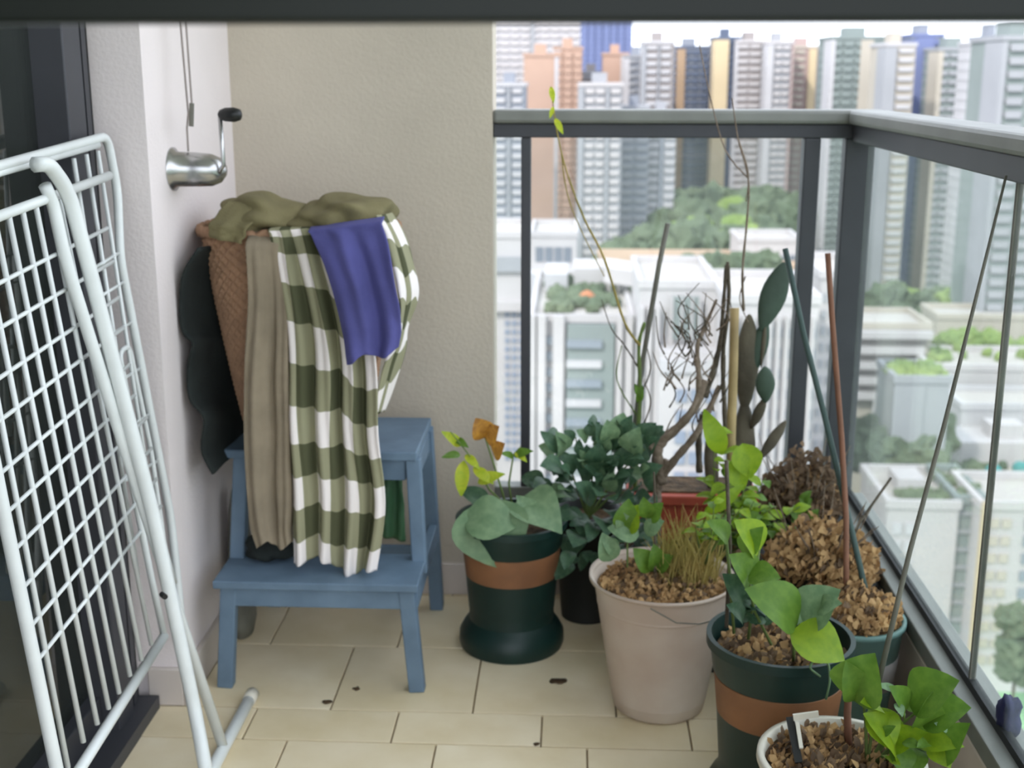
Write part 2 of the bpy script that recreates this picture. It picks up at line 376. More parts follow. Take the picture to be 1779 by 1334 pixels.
T('dark grey blue tower with flat top beside the stepped peach one', 1086, 1128, 100, 530, 20, 'greyblue', 'grey', ((.0, .2, 'pale', .8),))
T('brown topped tower with rows of white balconies', 1118, 1172, 76, 500, 22, 'brown', 'pale', ((.0, .1, 'grey', .9), (.48, .54, 'grey', .9)), slabx=((.1, .46), (.56, .9)))
T('blue grey banded tower above the dark green hill, left half', 1080, 1128, 190, 445, 18, 'greyblue', 'grey', ())
T('lavender grey banded tower touching the green hill', 1126, 1176, 200, 452, 18, 'grey', 'pale', ((.45, .55, 'greyblue', 1.),), slabx=((.0, .42), (.6, .98)))
T('narrow tan tower with dark blue glazed front', 1170, 1232, 84, 560, 22, 'greyblue', 'darkblue', ((.1, .34, 'tan', 1.2),), sh=1.6)
T('narrow pale tower between the dark blue and cream towers', 1226, 1248, 96, 590, 20, 'pale', 'pale')
T('cream striped tower with a dark glass slot', 1243, 1286, 68, 540, 22, 'darkblue', 'darkblue', ((.0, .55, 'cream', 1.4),), sh=1.2)
T('white balconied tower with a tan right edge', 1280, 1334, 74, 535, 22, 'brown', 'white', ((.86, 1, 'tan', 1.4), (.0, .06, 'pale', 1)), slabx=((.04, .8),))
T('pale lavender tower with white balconies left of the yellow edged one', 1334, 1378, 76, 520, 22, 'grey', 'white', ((.0, .25, 'pale', 1.), (.95, 1, 'pink', 1)), slabx=((.3, .9),))
T('beige tower with a bright yellow right edge', 1370, 1428, 84, 540, 22, 'pink', 'beige', ((.62, .84, 'cream', 1.4),), slabx=((.0, .5),))
T('dark brown slab tower behind the middle railing post', 1410, 1446, 96, 600, 22, 'brown', 'grey')
T('slim bright white tower between the two right posts', 1438, 1462, 88, 500, 16, 'white', 'pale', ((.3, .7, 'white', .8),), roofbox=False)
T('wide grey green tower with cream balconies above the corner pillar', 1446, 1546, 68, 480, 26, 'greengrey', 'greengrey', ((.5, .72, 'beige', .9), (.0, .06, 'pale', 1)), sh=1.5)
T('cream tower with white balconies right of the corner pillar', 1540, 1592, 80, 430, 22, 'beige', 'pale', ((.0, .35, 'grey', 1.2),), slabx=((.4, .95),))
T('deep blue slab tower right of the cream one', 1586, 1640, 64, 470, 22, 'greyblue', 'blue', ((.1, .7, 'blue', 1.),), sh=1.8)
T('grey green tower with lowered stepped roof', 1632, 1706, 88, 450, 24, 'greengrey', 'grey', ((.0, .1, 'beige', .8), (.45, .6, 'greengrey', 1), (.75, .85, 'beige', .8)))
T('thin white green tower in front of the stepped roof tower', 1690, 1722, 78, 400, 14, 'pale', 'pale', ((.2, .7, 'beige', 1.),), roofbox=False)
T('slate blue tower with blank front near the right edge', 1716, 1750, 68, 390, 18, 'greyblue', 'greyblue', (), sh=2.0)
T('grey tower with white balcony rows at the right edge of the view', 1744, 1830, 70, 300, 24, 'greengrey', 'grey', ((.0, .08, 'grey', .8),), slabx=((.12, .5), (.6, .95)), sh=1.3)
T('dim blue tower behind the right glass panel', 1566, 1628, 190, 560, 20, 'greyblue', 'greyblue', ())
T('far pale block low between the peach and cream towers', 1100, 1250, 118, 900, 30, 'pale', 'beige')
T('far pale block low behind the towers on the right', 1440, 1779, 100, 900, 30, 'pale', 'pale')

struct('wall_facade', MB().box(-20, -3.4, -14, 3.1, GZ, 34).box(-3.4, XR+.06, -1.1, 3.1, GZ, -.17), 'city_beige')
fc = random.Random(5); m = MB()
for i in range(150):      # more of the city on both sides, past the edges of the picture
    Y = fc.uniform(150, 800); side = i % 2
    X = (.36*Y+45+fc.uniform(0, 500)) if side else (-.17*Y-45-fc.uniform(0, 450)); w = fc.uniform(10, 22); h = fc.uniform(25, 60) if Y < 300 else fc.uniform(70, 110)
    m.box(X, X+w*(1 if side else -1), Y, Y+w, GZ, GZ+h) if side else m.box(X-w, X, Y, Y+w, GZ, GZ+h)
    for k in range(int(h/6)): (m.box(X-.6, X+w+.6, Y-.6, Y+w+.6, GZ+k*6+3, GZ+k*6+4.6) if side else m.box(X-w-.6, X+.6, Y-.6, Y+w+.6, GZ+k*6+3, GZ+k*6+4.6))
struct('ground_city', m, 'city_pale')
# wooded hill
def hill(label, px0, px1, ytop, Y, dy, base, m, seed):
    a = atY(px0, ytop, Y); b = atY(px1, ytop, Y); n = 28; rows = []
    for j in range(13):
        t = j/12; row = []
        for k in range(n+1):
            s = k/n; h = math.sin(math.pi*min(1, t*1.0))*math.sin(math.pi*s)**.6
            row.append((a.x+(b.x-a.x)*s, Y-dy+2*dy*t, base+(a.z-base)*h*(1+.12*noise.noise(Vector((s*4+seed, t*3, 0))))))
        rows.append(row)
    o = MB().grid(rows).build('hill', m, smooth=True); o['kind'] = 'structure'; o['label'] = label
    return o
hill('low wooded hill below the towers', 1020, 1480, 372, 470, 90, GZ-1, 'hill_grass', 1)
tree_data = {}
def far_tree(px, py, Y, R, m, label, group, seed, h=1.0, gz=None):
    c = atY(px, py, Y); k = (m, seed % 4)
    if k not in tree_data:
        b = MB(); b.blob((0, 0, 0), 1, 1, .85, 3, .30, 2.2, seed)
        me = bpy.data.meshes.new('crown'); me.from_pydata([tuple(v) for v in b.v], [], b.f); me.materials.append(MATS[m]); tree_data[k] = me
    r = empty('tree', (c.x, Y, c.z-R*1.6), label, 'tree', group)
    o = bpy.data.objects.new('crown', tree_data[k]); sc.collection.objects.link(o); o.parent = r; o.scale = (R, R, R*h); o.location = (0, 0, R*1.6); o.rotation_euler = (0, 0, seed)
    MB().tube([(c.x, Y, c.z-R*1.8), (c.x, Y, c.z-R*.4)], R*.09, 6).build('trunk', 'bark_far', r)
rnd = random.Random(3)
k = 0
for row, (ya, yb, Y, m, R) in enumerate(((352, 376, 500, 'tree_far', 8), (378, 400, 460, 'tree_far', 8), (402, 424, 420, 'tree_far', 7.5), (424, 446, 390, 'tree_far', 7))):
    for i in range(15-row):
        px = 1175-row*38+i*(15.5+row*1.5)+rnd.uniform(-5, 5)
        if px > 1405: continue
        top = ya+max(0, (1200-px)*.25)+max(0, (px-1340)*.4)
        far_tree(px, top+rnd.uniform(0, 12), Y+rnd.uniform(-8, 8), R*rnd.uniform(.8, 1.2), 'tree_bright' if rnd.random() < .2 else m,
                 'round dark green tree among the dense trees on the wooded hill', 'trees on the wooded hill', k); k += 1
for i in range(11):
    far_tree(1190+i*14, 470+rnd.uniform(0, 22)-i*1.5, 300+rnd.uniform(-6, 6), 4.5*rnd.uniform(.8, 1.2), 'tree_far', 'dark green street tree behind the white curved roof', 'street trees behind the white roof', k); k += 1
for i in range(11):
    far_tree(1528+i*13.5, 535+rnd.uniform(-12, 8), 330+rnd.uniform(-6, 6), 4.6*rnd.uniform(.8, 1.3), 'tree_far' if i % 3 else 'tree_bright', 'green tree in the row below the dim blue towers', 'trees below the blue towers', k); k += 1
for i in range(12):
    far_tree(1648+i*11.5, 596+rnd.uniform(-8, 10)+i*1.2, 275+rnd.uniform(-5, 5), 3.2*rnd.uniform(.8, 1.3), 'tree_bright', 'bright green tree in the row beside the flat white roofs', 'bright trees beside the flat roofs', k); k += 1
for i in range(16):
    far_tree(1505+(i % 8)*16, 752+(i//8)*34+rnd.uniform(-12, 12), 215-(i//8)*8, 3.6*rnd.uniform(.8, 1.3), 'tree_far', 'dark green tree in the courtyard below the grey roof box', 'courtyard trees', k); k += 1
for i in range(7):
    far_tree(1765+(i % 3)*20, 1085+(i//3)*40+rnd.uniform(-10, 10), 158, 2.6, 'tree_far', 'small green tree at the edge of the lawn far below', 'trees by the lawn far below', k); k += 1
a = atZ(1610, 1130, GZ+.1); b = atZ(1900, 1420, GZ+.1)
struct('ground_lawn', MB().box(a.x-2, 110, 110, a.y, GZ-.2, GZ+.15), 'lawn', 'pale green lawn far below the right glass panel', 'lawn')
# road band behind
a = atY(1040, 450, 330)
struct('ground_road', MB().box(a.x, a.x+60, 320, 350, a.z-3, a.z), 'city_tan')

# white complex in the middle distance -------------------------------------------------
def block(label, px0, px1, ytop, Y, D, wall='white', base=None, parap=1.3, name='office_block'):
    x0 = atY(px0, ytop, Y).x; x1 = atY(px1, ytop, Y).x; zt = atY(px0, ytop, Y).z; zb = GZ if base is None else base
    r = empty(name, ((x0+x1)/2, Y+D/2, zb), label, 'building')
    MB().box(x0, x1, Y, Y+D, zb, zt-parap).build('wall', 'city_'+wall, r)
    p = MB(); t = .5
    p.box(x0-.3, x1+.3, Y-.3, Y+t, zt-parap, zt).box(x0-.3, x1+.3, Y+D-t, Y+D+.3, zt-parap, zt).box(x0-.3, x0+t, Y+t, Y+D-t, zt-parap, zt).box(x1-t, x1+.3, Y+t, Y+D-t, zt-parap, zt)
    p.build('parapet', 'city_'+wall, r)
    MB().box(x0+t, x1-t, Y+t, Y+D-t, zt-parap, zt-parap+.15).build('roof', 'city_roof', r)
    return r, x0, x1, zt
def shrubs(r, x0, x1, y0, y1, z, n, R, m='tree_far'):
    b = MB()
    for i in range(n): b.blob((rnd.uniform(x0, x1), rnd.uniform(y0, y1), z+R*.5), R*rnd.uniform(.7, 1.4), R*rnd.uniform(.7, 1.4), R, 2, .35, 2, i)
    tag(b.build('roof_garden', m, r), kind='stuff')
r, x0, x1, z = block('white office block with blue grey windows at the foot of the beige wall', 838, 912, 402, 250, 24)
windows(r, x0+.5*(x1-x0), x1, GZ+10, z-16, 250, 3, 18, 'bluewin', .7, .6)
MB().box(x0-.2, x1+.2, 249, 250, z-8, z-5).build('cornice', 'city_grey', r)
MB().box(x0-.2, x1+.2, 248.4, 250, z-16, z-14).build('cornice', 'city_white', r)
r, x0, x1, z = block('white flat roofed block with stepped terraces behind the thin post', 922, 1002, 402, 300, 26)
MB().box(x0, x1, 292, 300, GZ, z-9).build('terrace', 'city_pale', r); MB().box(x0, x1+3, 280, 292, GZ, z-15).build('terrace', 'city_grey', r)
windows(r, x0+1, x1-1, z-8, z-3, 300, 4, 1, 'window', .8, .7)
# main
r, x0, x1, z = block('big white office building with grey window bay and garden roof in the centre', 922, 1100, 545, 200, 46)
w = x1-x0
bx0, bx1 = x0+w*.36, x0+w*.82
MB().box(bx0, bx1, 198.6, 200, GZ, z-1.5).build('window_bay', 'city_greengrey', r)
for k2 in range(15):
    zz = z-4-3.3*k2
    MB().box(bx0-.1, bx1-w*.12, 197.9, 198.6, zz-1.2, zz).build('balcony_band', 'city_pale' if k2 % 2 else 'city_winlight', r)
for f0, f1 in ((.0, .05), (.07, .15), (.22, .33), (.84, .9), (.93, 1.)):
    MB().box(x0+w*f0, x0+w*f1, 198.4, 200, GZ, z).build('pier', 'city_white', r)
windows(r, x0+w*.15, x0+w*.22, GZ+14, z-3, 199.6, 1, 13, 'winlight', .9, .55)
shrubs(r, x0+3, x1-2, 206, 240, z-1.2, 60, 1.3)
MB().box(x0+w*.42, x1-1, 228, 240, z-1, z+3.2).build('roof_pavilion', 'city_white', r)
MB().box(x0+w*.1, x0+w*.35, 226, 240, z-1, z+2.4).build('roof_pavilion', 'city_pale', r)
c = atY(1020, 505, 214); b = MB(); b.lathe((c.x, 214, z), ((1.4, .6), (.9, 1.2), (.05, 1.6)), 12); b.tube([(c.x, 214, z-1.2), (c.x, 214, z+1.2)], .1, 6); b.build('sunshade', 'city_orange', r)
# curved white canopy
b = MB(); rows = []
for i in range(25):
    t = i/24; a = atY(1050+190*t, 462+10*math.sin(t*3)+30*max(0, t-.8)*2, 226-16*t)
    rows.append([a+Vector((0, -2, -2.6)), a+Vector((0, -2, 0)), a+Vector((0, 7, .4)), a+Vector((0, 7, -2.6))])
tag(b.grid(rows).build('roof_canopy', 'city_white', smooth=False, solid=.3), 'white curved roof canopy sweeping behind the garden roof in the centre', 'roof')
r, x0, x1, z = block('white stepped building with glazed corner right of the garden roof', 1112, 1246, 486, 190, 26)
w = x1-x0
MB().box(x0+w*.42, x0+w*.78, 188.9, 190, z-9, z-2.5).build('glazed_front', 'city_greengrey', r)
for f in (.42, .55, .68, .78): MB().box(x0+w*f-.15, x0+w*f+.15, 188.5, 189, z-9, z-2.5).build('mullion', 'city_white', r)
MB().box(x0+w*.25, x1+.6, 184, 190, GZ, z-10).build('lower_wing', 'city_white', r)
MB().box(x0+w*.25, x1+.6, 183.4, 184, z-13, z-11).build('cornice', 'city_pale', r)
windows(r, x0+w*.45, x1, GZ+14, z-15, 183.9, 3, 9, 'bluewin', .75, .6)
for f0, f1 in ((.0, .06), (.1, .17), (.2, .26)): MB().box(x0+w*f0, x0+w*f1, 188, 190, GZ, z-4).build('pier', 'city_white', r)
windows(r, x0+w*.06, x0+w*.2, GZ+14, z-8, 189.9, 2, 14, 'winlight', .6, .5)
r, x0, x1, z = block('long white low building beyond the street trees', 1284, 1392, 412, 330, 18)
windows(r, x0+1, x1-1, z-9, z-3.5, 330, 7, 1, 'window', .7, .6); shrubs(r, x0, x1, 312, 326, z-16, 18, 2.0)
MB().box(x0, x1, 310, 330, GZ, z-13).build('podium', 'city_beige', r)
r, x0, x1, z = block('white ribbed building behind the cactus and middle post', 1262, 1425, 512, 178, 24)
w = x1-x0
for i in range(11): MB().box(x0+w*(i+.1)/11, x0+w*(i+.45)/11, 177, 178, GZ, z-3).build('pier', 'city_white', r)
windows(r, x0, x1, GZ+12, z-4, 178, 11, 14, 'winlight', .5, .5)
r, x0, x1, z = block('narrow white building seen between the two right posts', 1428, 1500, 470, 200, 22)
windows(r, x0, x1, GZ+12, z-3, 200, 5, 16, 'grey', .5, .5)
# right side, through the side glass
r, x0, x1, z = block('cream terraced building with long white balconies', 1490, 1618, 560, 262, 18, 'beige')
for i in range(5): MB().box(x0-.3, x0+(x1-x0)*(1-.1*i), 259.5, 262, z-3.3*i-3.0, z-3.3*i-1.5).build('balcony_band', 'city_white', r)
for i in range(4): MB().box(x0, x0+(x1-x0)*(.95-.1*i), 261.6, 262, z-3.3*i-4.6, z-3.3*i-3.1).build('window_strip', 'city_brown', r)
MB().box(x0+4, x0+6, 259.6, 262, GZ, z-16).build('pier', 'city_white', r); MB().box(x0+9, x0+10.5, 259.6, 262, GZ, z-16).build('pier', 'city_white', r)
r, x0, x1, z = block('long low white roofed building below the right banded tower', 1630, 1850, 545, 290, 14, 'beige')
r, x0, x1, z = block('flat white roofed hall behind the bright trees', 1618, 1850, 632, 250, 18, 'white')
shrubs(r, x0+1, x1, 257, 265, z-1, 12, 1.1, 'tree_bright')
r, x0, x1, z = block('blank grey concrete box with a planted roof', 1556, 1652, 652, 205, 12, 'grey')
shrubs(r, x0+.4, x1-.4, 205.5, 216, z-1.1, 40, 1.0, 'tree_bright')
MB().box(x0-.1, x0+(x1-x0)*.55, 204.6, 205, GZ, z-1.6).build('wall_panel', 'city_grey', r)
r, x0, x1, z = block('white stepped roofs with teal and red roof tanks at the right edge', 1672, 1850, 700, 232, 14, 'pale')
MB().box(x0-3, x1, 221, 232, GZ, z-4.5).build('terrace', 'city_white', r); MB().box(x0-7, x1, 206, 221, GZ, z-9).build('terrace', 'city_beige', r); MB().box(x0-10, x1, 196, 206, GZ, z-13).build('terrace', 'city_white', r)
MB().box(x0+3, x0+9, 224, 229, z-4.5, z-2).build('roof_room', 'city_white', r)
c = atY(1728, 795, 212); b = MB().lathe((c.x, 212, z-9), ((1.4, 0), (1.4, 2.4), (.9, 3), (0.05, 3.1)), 14, close=True).build('roof_tank', 'city_teal', r, smooth=True)
MB().box(c.x-1.2, c.x+1.2, 208, 209.5, z-9, z-7.4).build('roof_cabin', 'city_red', r)
c = atY(1775, 795, 214); MB().lathe((c.x, 214, z-9), ((1.4, 0), (1.4, 2.4), (.9, 3), (0.05, 3.1)), 14, close=True).build('roof_tank', 'city_teal', r, smooth=True)
shrubs(r, x0-6, x1, 216, 220, z-9, 20, 1.1)
r, x0, x1, z = block('large white building block far below the right glass panel', 1543, 1668, 868, 175, 17, 'white')
w = x1-x0
windows(r, x0+w*.06, x0+w*.42, GZ+6, z-3, 175, 2, 7, 'pale', .7, .6)
MB().box(x0+w*.3, x0+w*.7, 182, 188, z-1.2, z+.9).build('roof_room', 'city_white', r)
shrubs(r, x0+w*.25, x1, 177, 181, z-1.2, 34, .8)
r, x0, x1, z = block('green grey glazed wing joined to the large white block', 1662, 1712, 860, 176, 15, 'greengrey')
b = MB()
for i in range(9): b.box(x0, x1, 175.6, 176, z-2.8*i-3, z-2.8*i-2.5)
tag(b.build('glazing_band', 'city_grey', r), kind='stuff'); shrubs(r, x0, x1, 177, 190, z-1.2, 26, .9)
r, x0, x1, z = block('white and cream balconied block right of the glazed wing', 1706, 1870, 870, 172, 14, 'white')
windows(r, x0+1.2, x0+(x1-x0)*.35, GZ+4, z-2, 172, 2, 9, 'beige', .75, .5); windows(r, x0+(x1-x0)*.45, x1, GZ+4, z-2, 172, 3, 9, 'winlight', .7, .6)
MB().box(x0, x0+.8, 170.8, 172, GZ, z).build('pier', 'city_cream', r)

# ------------------------------------------------------------------ drying rack
GA, GB = -.7637, -.068
def G(px, py, off=0): return atP(px, py, GA+off, GB)
rk = empty('drying_rack', (-.73, 2.1, 0), 'white folded metal clothes drying rack leaning against the glass door', 'drying rack')
def tube(name, pts, r, m='white_tube', parent=rk, seg=10): return MB().tube(pts, r, seg).build(name, m, parent, smooth=True)
def bend(pts, r=.03, n=5):       # round the corners of a polyline
    pts = [Vector(p) for p in pts]; out = [pts[0]]
    for i in range(1, len(pts)-1):
        a, b, c = pts[i-1], pts[i], pts[i+1]; d1 = (a-b); d2 = (c-b); q = min(r, d1.length/2, d2.length/2)
        p0 = b+d1.normalized()*q; p2 = b+d2.normalized()*q
        for k in range(n+1):
            t = k/n; out.append(p0*(1-t)**2+b*2*t*(1-t)+p2*t*t)
    out.append(pts[-1]); return out
# front grid panel
bl, br = G(140, 1334), G(285, 1105); ud = (br-bl).normalized()
bl0 = br-ud*.62
tl, tr = G(0, 375), G(190, 305); tl0 = tr-(tr-tl).normalized()*.60
lt = [bl0, G(5, 884), G(-95, 375)]
ltop = G(-95, 410); 
tube('side_tube', bend([G(125, 1460), G(98, 1334), G(5, 884), G(-90, 405)], .02), .0105)
tube('cross_tube', [bl-ud*.2, br], .0095)
tube('cross_tube', [tr-(tr-tl).normalized()*.5, tr], .008)
tube('side_tube', [br, G(262, 1000), G(150, 440), G(105, 335)], .0065)
bots = [(118, 1334), (145, 1289), (169, 1258), (189, 1231), (207, 1204), (226, 1174), (246, 1147), (263, 1120)]
tops = [(-62, 396), (-36, 386), (-10, 378), (14, 369), (38, 360), (61, 351), (84, 342), (101, 336)]
for b_, t_ in zip(bots, tops): tube('rod', [G(*b_), G(*t_)], .0045, seg=6)
pl0, pl1 = G(5, 884), G(98, 1334)
def leftpt(y): t = (y-884)/450; return (5+93*t, y)
up_l = lambda y: G(5-(884-y)*.2, y)
for y in (525, 600, 680, 747, 828, 895, 960, 1027, 1094, 1153):
    p = G(*leftpt(y)) if y > 884 else up_l(y)
    q = p+ud*(.60 if y > 900 else .56)
    # stop at the right side tube
    tube('cross_wire', [p, q], .0036, seg=6)
# rear frame
FA = -.785-GA
def R_(px, py): return atP(px, py, -.785, GB)
tube('rear_frame', bend([R_(-60, 305), R_(0, 288), R_(186, 236), R_(204, 330), R_(209, 450), R_(297, 900), R_(309, 1015), R_(318, 1110)], .03), .0085)
tube('rear_cross_tube', [R_(-60, 322), R_(0, 300), R_(170, 252)], .006)
for a_, b_ in (((170, 262), (283, 1000)), ((150, 268), (262, 1000)), ((128, 275), (240, 1000))): tube('rod', [R_(*a_), R_(*b_)], .0042, seg=6)
for y in (440, 490, 560, 640, 720, 800): xr = 207+(y-450)*.19; x3 = 128+(y+35-275)*.155; tube('cross_wire', [R_(x3, y+.62*(xr-x3)), R_(xr, y)], .0034, seg=6)
tube('folded_wing', bend([R_(236, 760), R_(207, 612), R_(224, 600), R_(262, 780), R_(286, 950), R_(304, 1012)], .02), .005)
# legs
def Lg(px, py, o=0): return atP(px, py, -.668+o, -.13)
f1 = atZ(372, 1420, .012)
tube('leg', bend([Lg(60, 286, -.012), Lg(84, 284), Lg(118, 330), Lg(152, 455), Lg(265, 890), Lg(340, 1240), f1], .05), .0125)
f2 = atZ(388, 1300, .014)
tube('leg', bend([Lg(78, 322, -.02), Lg(92, 352, -.02), Lg(113, 450, -.02), Lg(220, 790, -.02), Lg(275, 960, -.015), f2], .04), .0105)
fe = atZ(438, 1206, .012); fd = (fe-f2).normalized()
foot = tube('foot_bar', [f2-fd*.5, f2, fe], .0125)
b = MB(); b.tube([fe-fd*.03, fe+fd*.004], .0145, 12).build('end_cap', 'white_gloss', foot, smooth=True)
c = Lg(281, 1032, .012); MB().tube([c, c+Vector((.01, -.012, 0))], .005, 8).build('rivet', 'black_plastic', rk)

# ------------------------------------------------------------------ hand crank on the left wall
ck = empty('airer_crank', (XL, 2.513, 1.11), 'silver wall mounted hand crank with black knob above the laundry basket', 'crank')
b = MB(); n = 20; prof = [(.0, .046), (.004, .046), (.010, .037), (.05, .036), (.08, .034), (.098, .026), (.108, .012), (.111, .001)]
rows = []
for dx, rr in prof:
    rows.append([Vector((XL+dx, 2.513+rr*math.cos(2*math.pi*j/n), 1.110+rr*.95*math.sin(2*math.pi*j/n)-dx*.02)) for j in range(n+1)])
b.grid(rows); b.build('housing', 'steel', ck, smooth=True)
arm = [Vector((XL+.100, 2.49, 1.105)), Vector((XL+.112, 2.485, 1.12)), Vector((XL+.110, 2.49, 1.16)), Vector((XL+.106, 2.5, 1.218))]
ar = MB().tube(arm, .0045, 8).build('crank_arm', 'steel', ck, smooth=True)
kn = MB(); p = arm[-1]
kn.tube([p+Vector((d, -d*.2, 0)) for d in (-.003, .002, .012, .03, .042, .046)], [.004, .010, .0135, .0145, .011, .003], 14).build('knob', 'black_plastic', ar, smooth=True)
cx = XL+.035
MB().tube([(cx, 2.51, 1.145), (cx, 2.51, 1.19), (cx+.004, 2.512, 1.22), (cx-.006, 2.52, 1.5), (cx-.01, 2.52, 2.68)], .0022, 6).build('cable', 'cable', ck)
cb = MB().tube([(cx+.012, 2.50, 1.20), (cx+.016, 2.5, 1.24), (cx+.014, 2.5, 1.4), (cx+.01, 2.51, 2.68)], .0022, 6).build('cable', 'cable', ck)
MB().tube([(cx+.012, 2.50, 1.195), (cx+.016, 2.5, 1.24)], .005, 8).build('cable_clip', 'stake_grey', cb)

# ------------------------------------------------------------------ blue step stool
st = empty('step_stool', (-.54, 2.66, 0), 'blue painted wooden two step stool carrying the laundry basket', 'stool')
def wood(name, mb): return mb.build(name, 'blue_paint', st, bevel=.003)
ZS, ZT = .256, .50
wood('lower_step', MB().box(-.755, -.318, 2.425, 2.60, ZS-.018, ZS))
wood('front_rail', MB().box(-.735, -.335, 2.438, 2.456, ZS-.062, ZS-.018))
wood('top_step', MB().box(-.765, -.335, 2.575, 2.86, ZT-.020, ZT))
wood('top_rail', MB().box(-.735, -.362, 2.592, 2.608, ZT-.07, ZT-.02))
wood('top_rail', MB().box(-.735, -.362, 2.83, 2.846, ZT-.07, ZT-.02))
for s, xt in ((-1, -.725), (1, -.345)):
    sx = .012*s
    wood('leg', MB().beam((xt+sx+(.006 if s > 0 else -.01), 2.455, 0), (xt, 2.45, ZS-.018), .034, .03))
    wood('leg', MB().beam((xt+sx*1.2, 2.57, ZS-.03), (xt, 2.60, ZT-.02), .032, .032))
    wood('leg', MB().beam((xt+sx*1.2, 2.885, 0), (xt, 2.835, ZT-.02), .032, .036))
    wood('side_rail', MB().beam((xt+sx, 2.46, ZS-.045), (xt+sx, 2.855, ZS-.045), .05, .02, (1, 0, 0)))
    wood('side_rail', MB().beam((xt, 2.61, ZT-.05), (xt, 2.83, ZT-.05), .05, .018, (1, 0, 0)))
wood('back_rail', MB().box(-.735, -.345, 2.862, 2.878, .12, .17))

# ------------------------------------------------------------------ wicker laundry basket
BC = Vector((-.588, 2.66, ZT)); BH = .475; RX, RY = .205, .135
bk = empty('laundry_basket', BC, 'tall tapered brown wicker laundry basket heaped with clothes on the blue stool', 'basket')
NS, NR = 228, 42; rows = []
def brad(t): return .60+.40*t**.8
for i in range(NR+1):
    t = i/NR; q = brad(t); row = []
    for j in range(NS+1):
        a = 2*math.pi*j/NS; wv = .0042*math.sin(a*38)*(1 if i % 2 else -1)
        ca, sa = math.cos(a), math.sin(a); e = .75
        ux = math.copysign(abs(ca)**e, ca); uy = math.copysign(abs(sa)**e, sa)
        row.append(BC+Vector(((RX*q+wv)*ux, (RY*q+wv)*uy, BH*t+.001)))
    rows.append(row)
MB().grid(rows).build('woven_wall', 'wicker', bk, smooth=False, solid=.003)
MB().grid([[BC+Vector((0, 0, .004))]*(NS+1), [p+Vector((0, 0, .003)) for p in rows[0]]]).build('bottom', 'wicker_dark', bk)
rim = []
for j in range(NS+1):
    a = 2*math.pi*j/NS; ca, sa = math.cos(a), math.sin(a); e = .75
    rim.append(BC+Vector(((RX+.003)*math.copysign(abs(ca)**e, ca), (RY+.003)*math.copysign(abs(sa)**e, sa), BH+.004*math.sin(a*40))))
MB().tube(rim, .010, 8, cap=False).build('rim', 'wicker', bk, smooth=True)

# ------------------------------------------------------------------ laundry
def drape(name, label, cat, m, L, R, Yf, folds, cols=60, rws=70, top=None, uvw=(.3, .8), th=.0035, seed=0, hem=None):
    """cloth falling between two outlines; L/R are lists of (x, z) world points from top to bottom; Yf(s,t) its depth"""
    def samp(P, t):
        k = t*(len(P)-1); i = min(int(k), len(P)-2); f = k-i; f2 = f
        p0 = P[max(i-1, 0)]; p1 = P[i]; p2 = P[i+1]; p3 = P[min(i+2, len(P)-1)]
        return [.5*((2*p1[c])+(-p0[c]+p2[c])*f2+(2*p0[c]-5*p1[c]+4*p2[c]-p3[c])*f2**2+(-p0[c]+3*p1[c]-3*p2[c]+p3[c])*f2**3) for c in (0, 1)]
    rows = []; uv = []
    for i in range(rws+1):
        t = i/rws; a = samp(L, t); b = samp(R, t); row = []
        for j in range(cols+1):
            s = j/cols; y = Yf(s, t)
            for am, fq, ph, sl in folds: y += am*min(1, t*2.5)*math.sin(2*math.pi*(fq*s+ph+sl*t))
            y += .004*noise.noise(Vector((s*5+seed, t*7, seed)))
            x = a[0]+(b[0]-a[0])*s+.004*noise.noise(Vector((s*3, t*5, seed+9))); z = a[1]+(b[1]-a[1])*s
            if hem: z += hem*t**6*math.sin(9*s+seed)
            row.append(Vector((x, y, z))); uv.append((s*uvw[0]+.02*noise.noise(Vector((s*2, t*3, seed))), (1-t)*uvw[1]+.015*noise.noise(Vector((s*3, t*2, seed+4)))))
        rows.append(row)
    b = MB().grid(rows); b.uv = uv
    o = b.build(name, m, smooth=True, solid=th); tag(o, label, cat, None); return o
def P(px, py, Y): v = atY(px, py, Y); return (v.x, v.z)
def bellY(y0, y1, yt):      # over the rim, out, then down
    return lambda s, t: (yt+(y0-yt)*min(1, t/.06) if t < .06 else y0+(y1-y0)*(t-.06)/.94)
# plaid cloth
drape('checked_cloth', 'long olive and white checked cloth hanging from the basket down to the lower step', 'cloth', 'gingham',
      [P(462, 398, 2.50), P(470, 430, 2.49), P(488, 560, 2.47), P(492, 720, 2.46), P(500, 860, 2.46), P(508, 975, 2.47)],
      [P(590, 392, 2.50), P(610, 430, 2.49), P(648, 600, 2.47), P(655, 760, 2.46), P(668, 880, 2.46), P(655, 1000, 2.47)],
      lambda s, t: (2.555-.055*min(1, t/.05))+(-.030)*t+.012*math.sin(3*s), [(.014, 3.6, .1, .25), (.007, 7.3, .4, -.3)], uvw=(.30, .52), seed=2, hem=-.012)
drape('taupe_towel', 'plain taupe towel hanging along the left of the checked cloth', 'towel', 'taupe_cloth',
      [P(428, 404, 2.50), P(430, 520, 2.48), P(422, 660, 2.47), P(424, 800, 2.47), P(432, 900, 2.47), P(446, 944, 2.47)],
      [P(490, 398, 2.50), P(497, 520, 2.48), P(498, 660, 2.47), P(502, 800, 2.47), P(505, 900, 2.47), P(506, 950, 2.47)],
      lambda s, t: (2.545-.06*min(1, t/.05))-.025*t+.02*s, [(.010, 1.7, .2, .1), (.004, 4.3, .5, .3)], cols=30, seed=5, hem=.01)
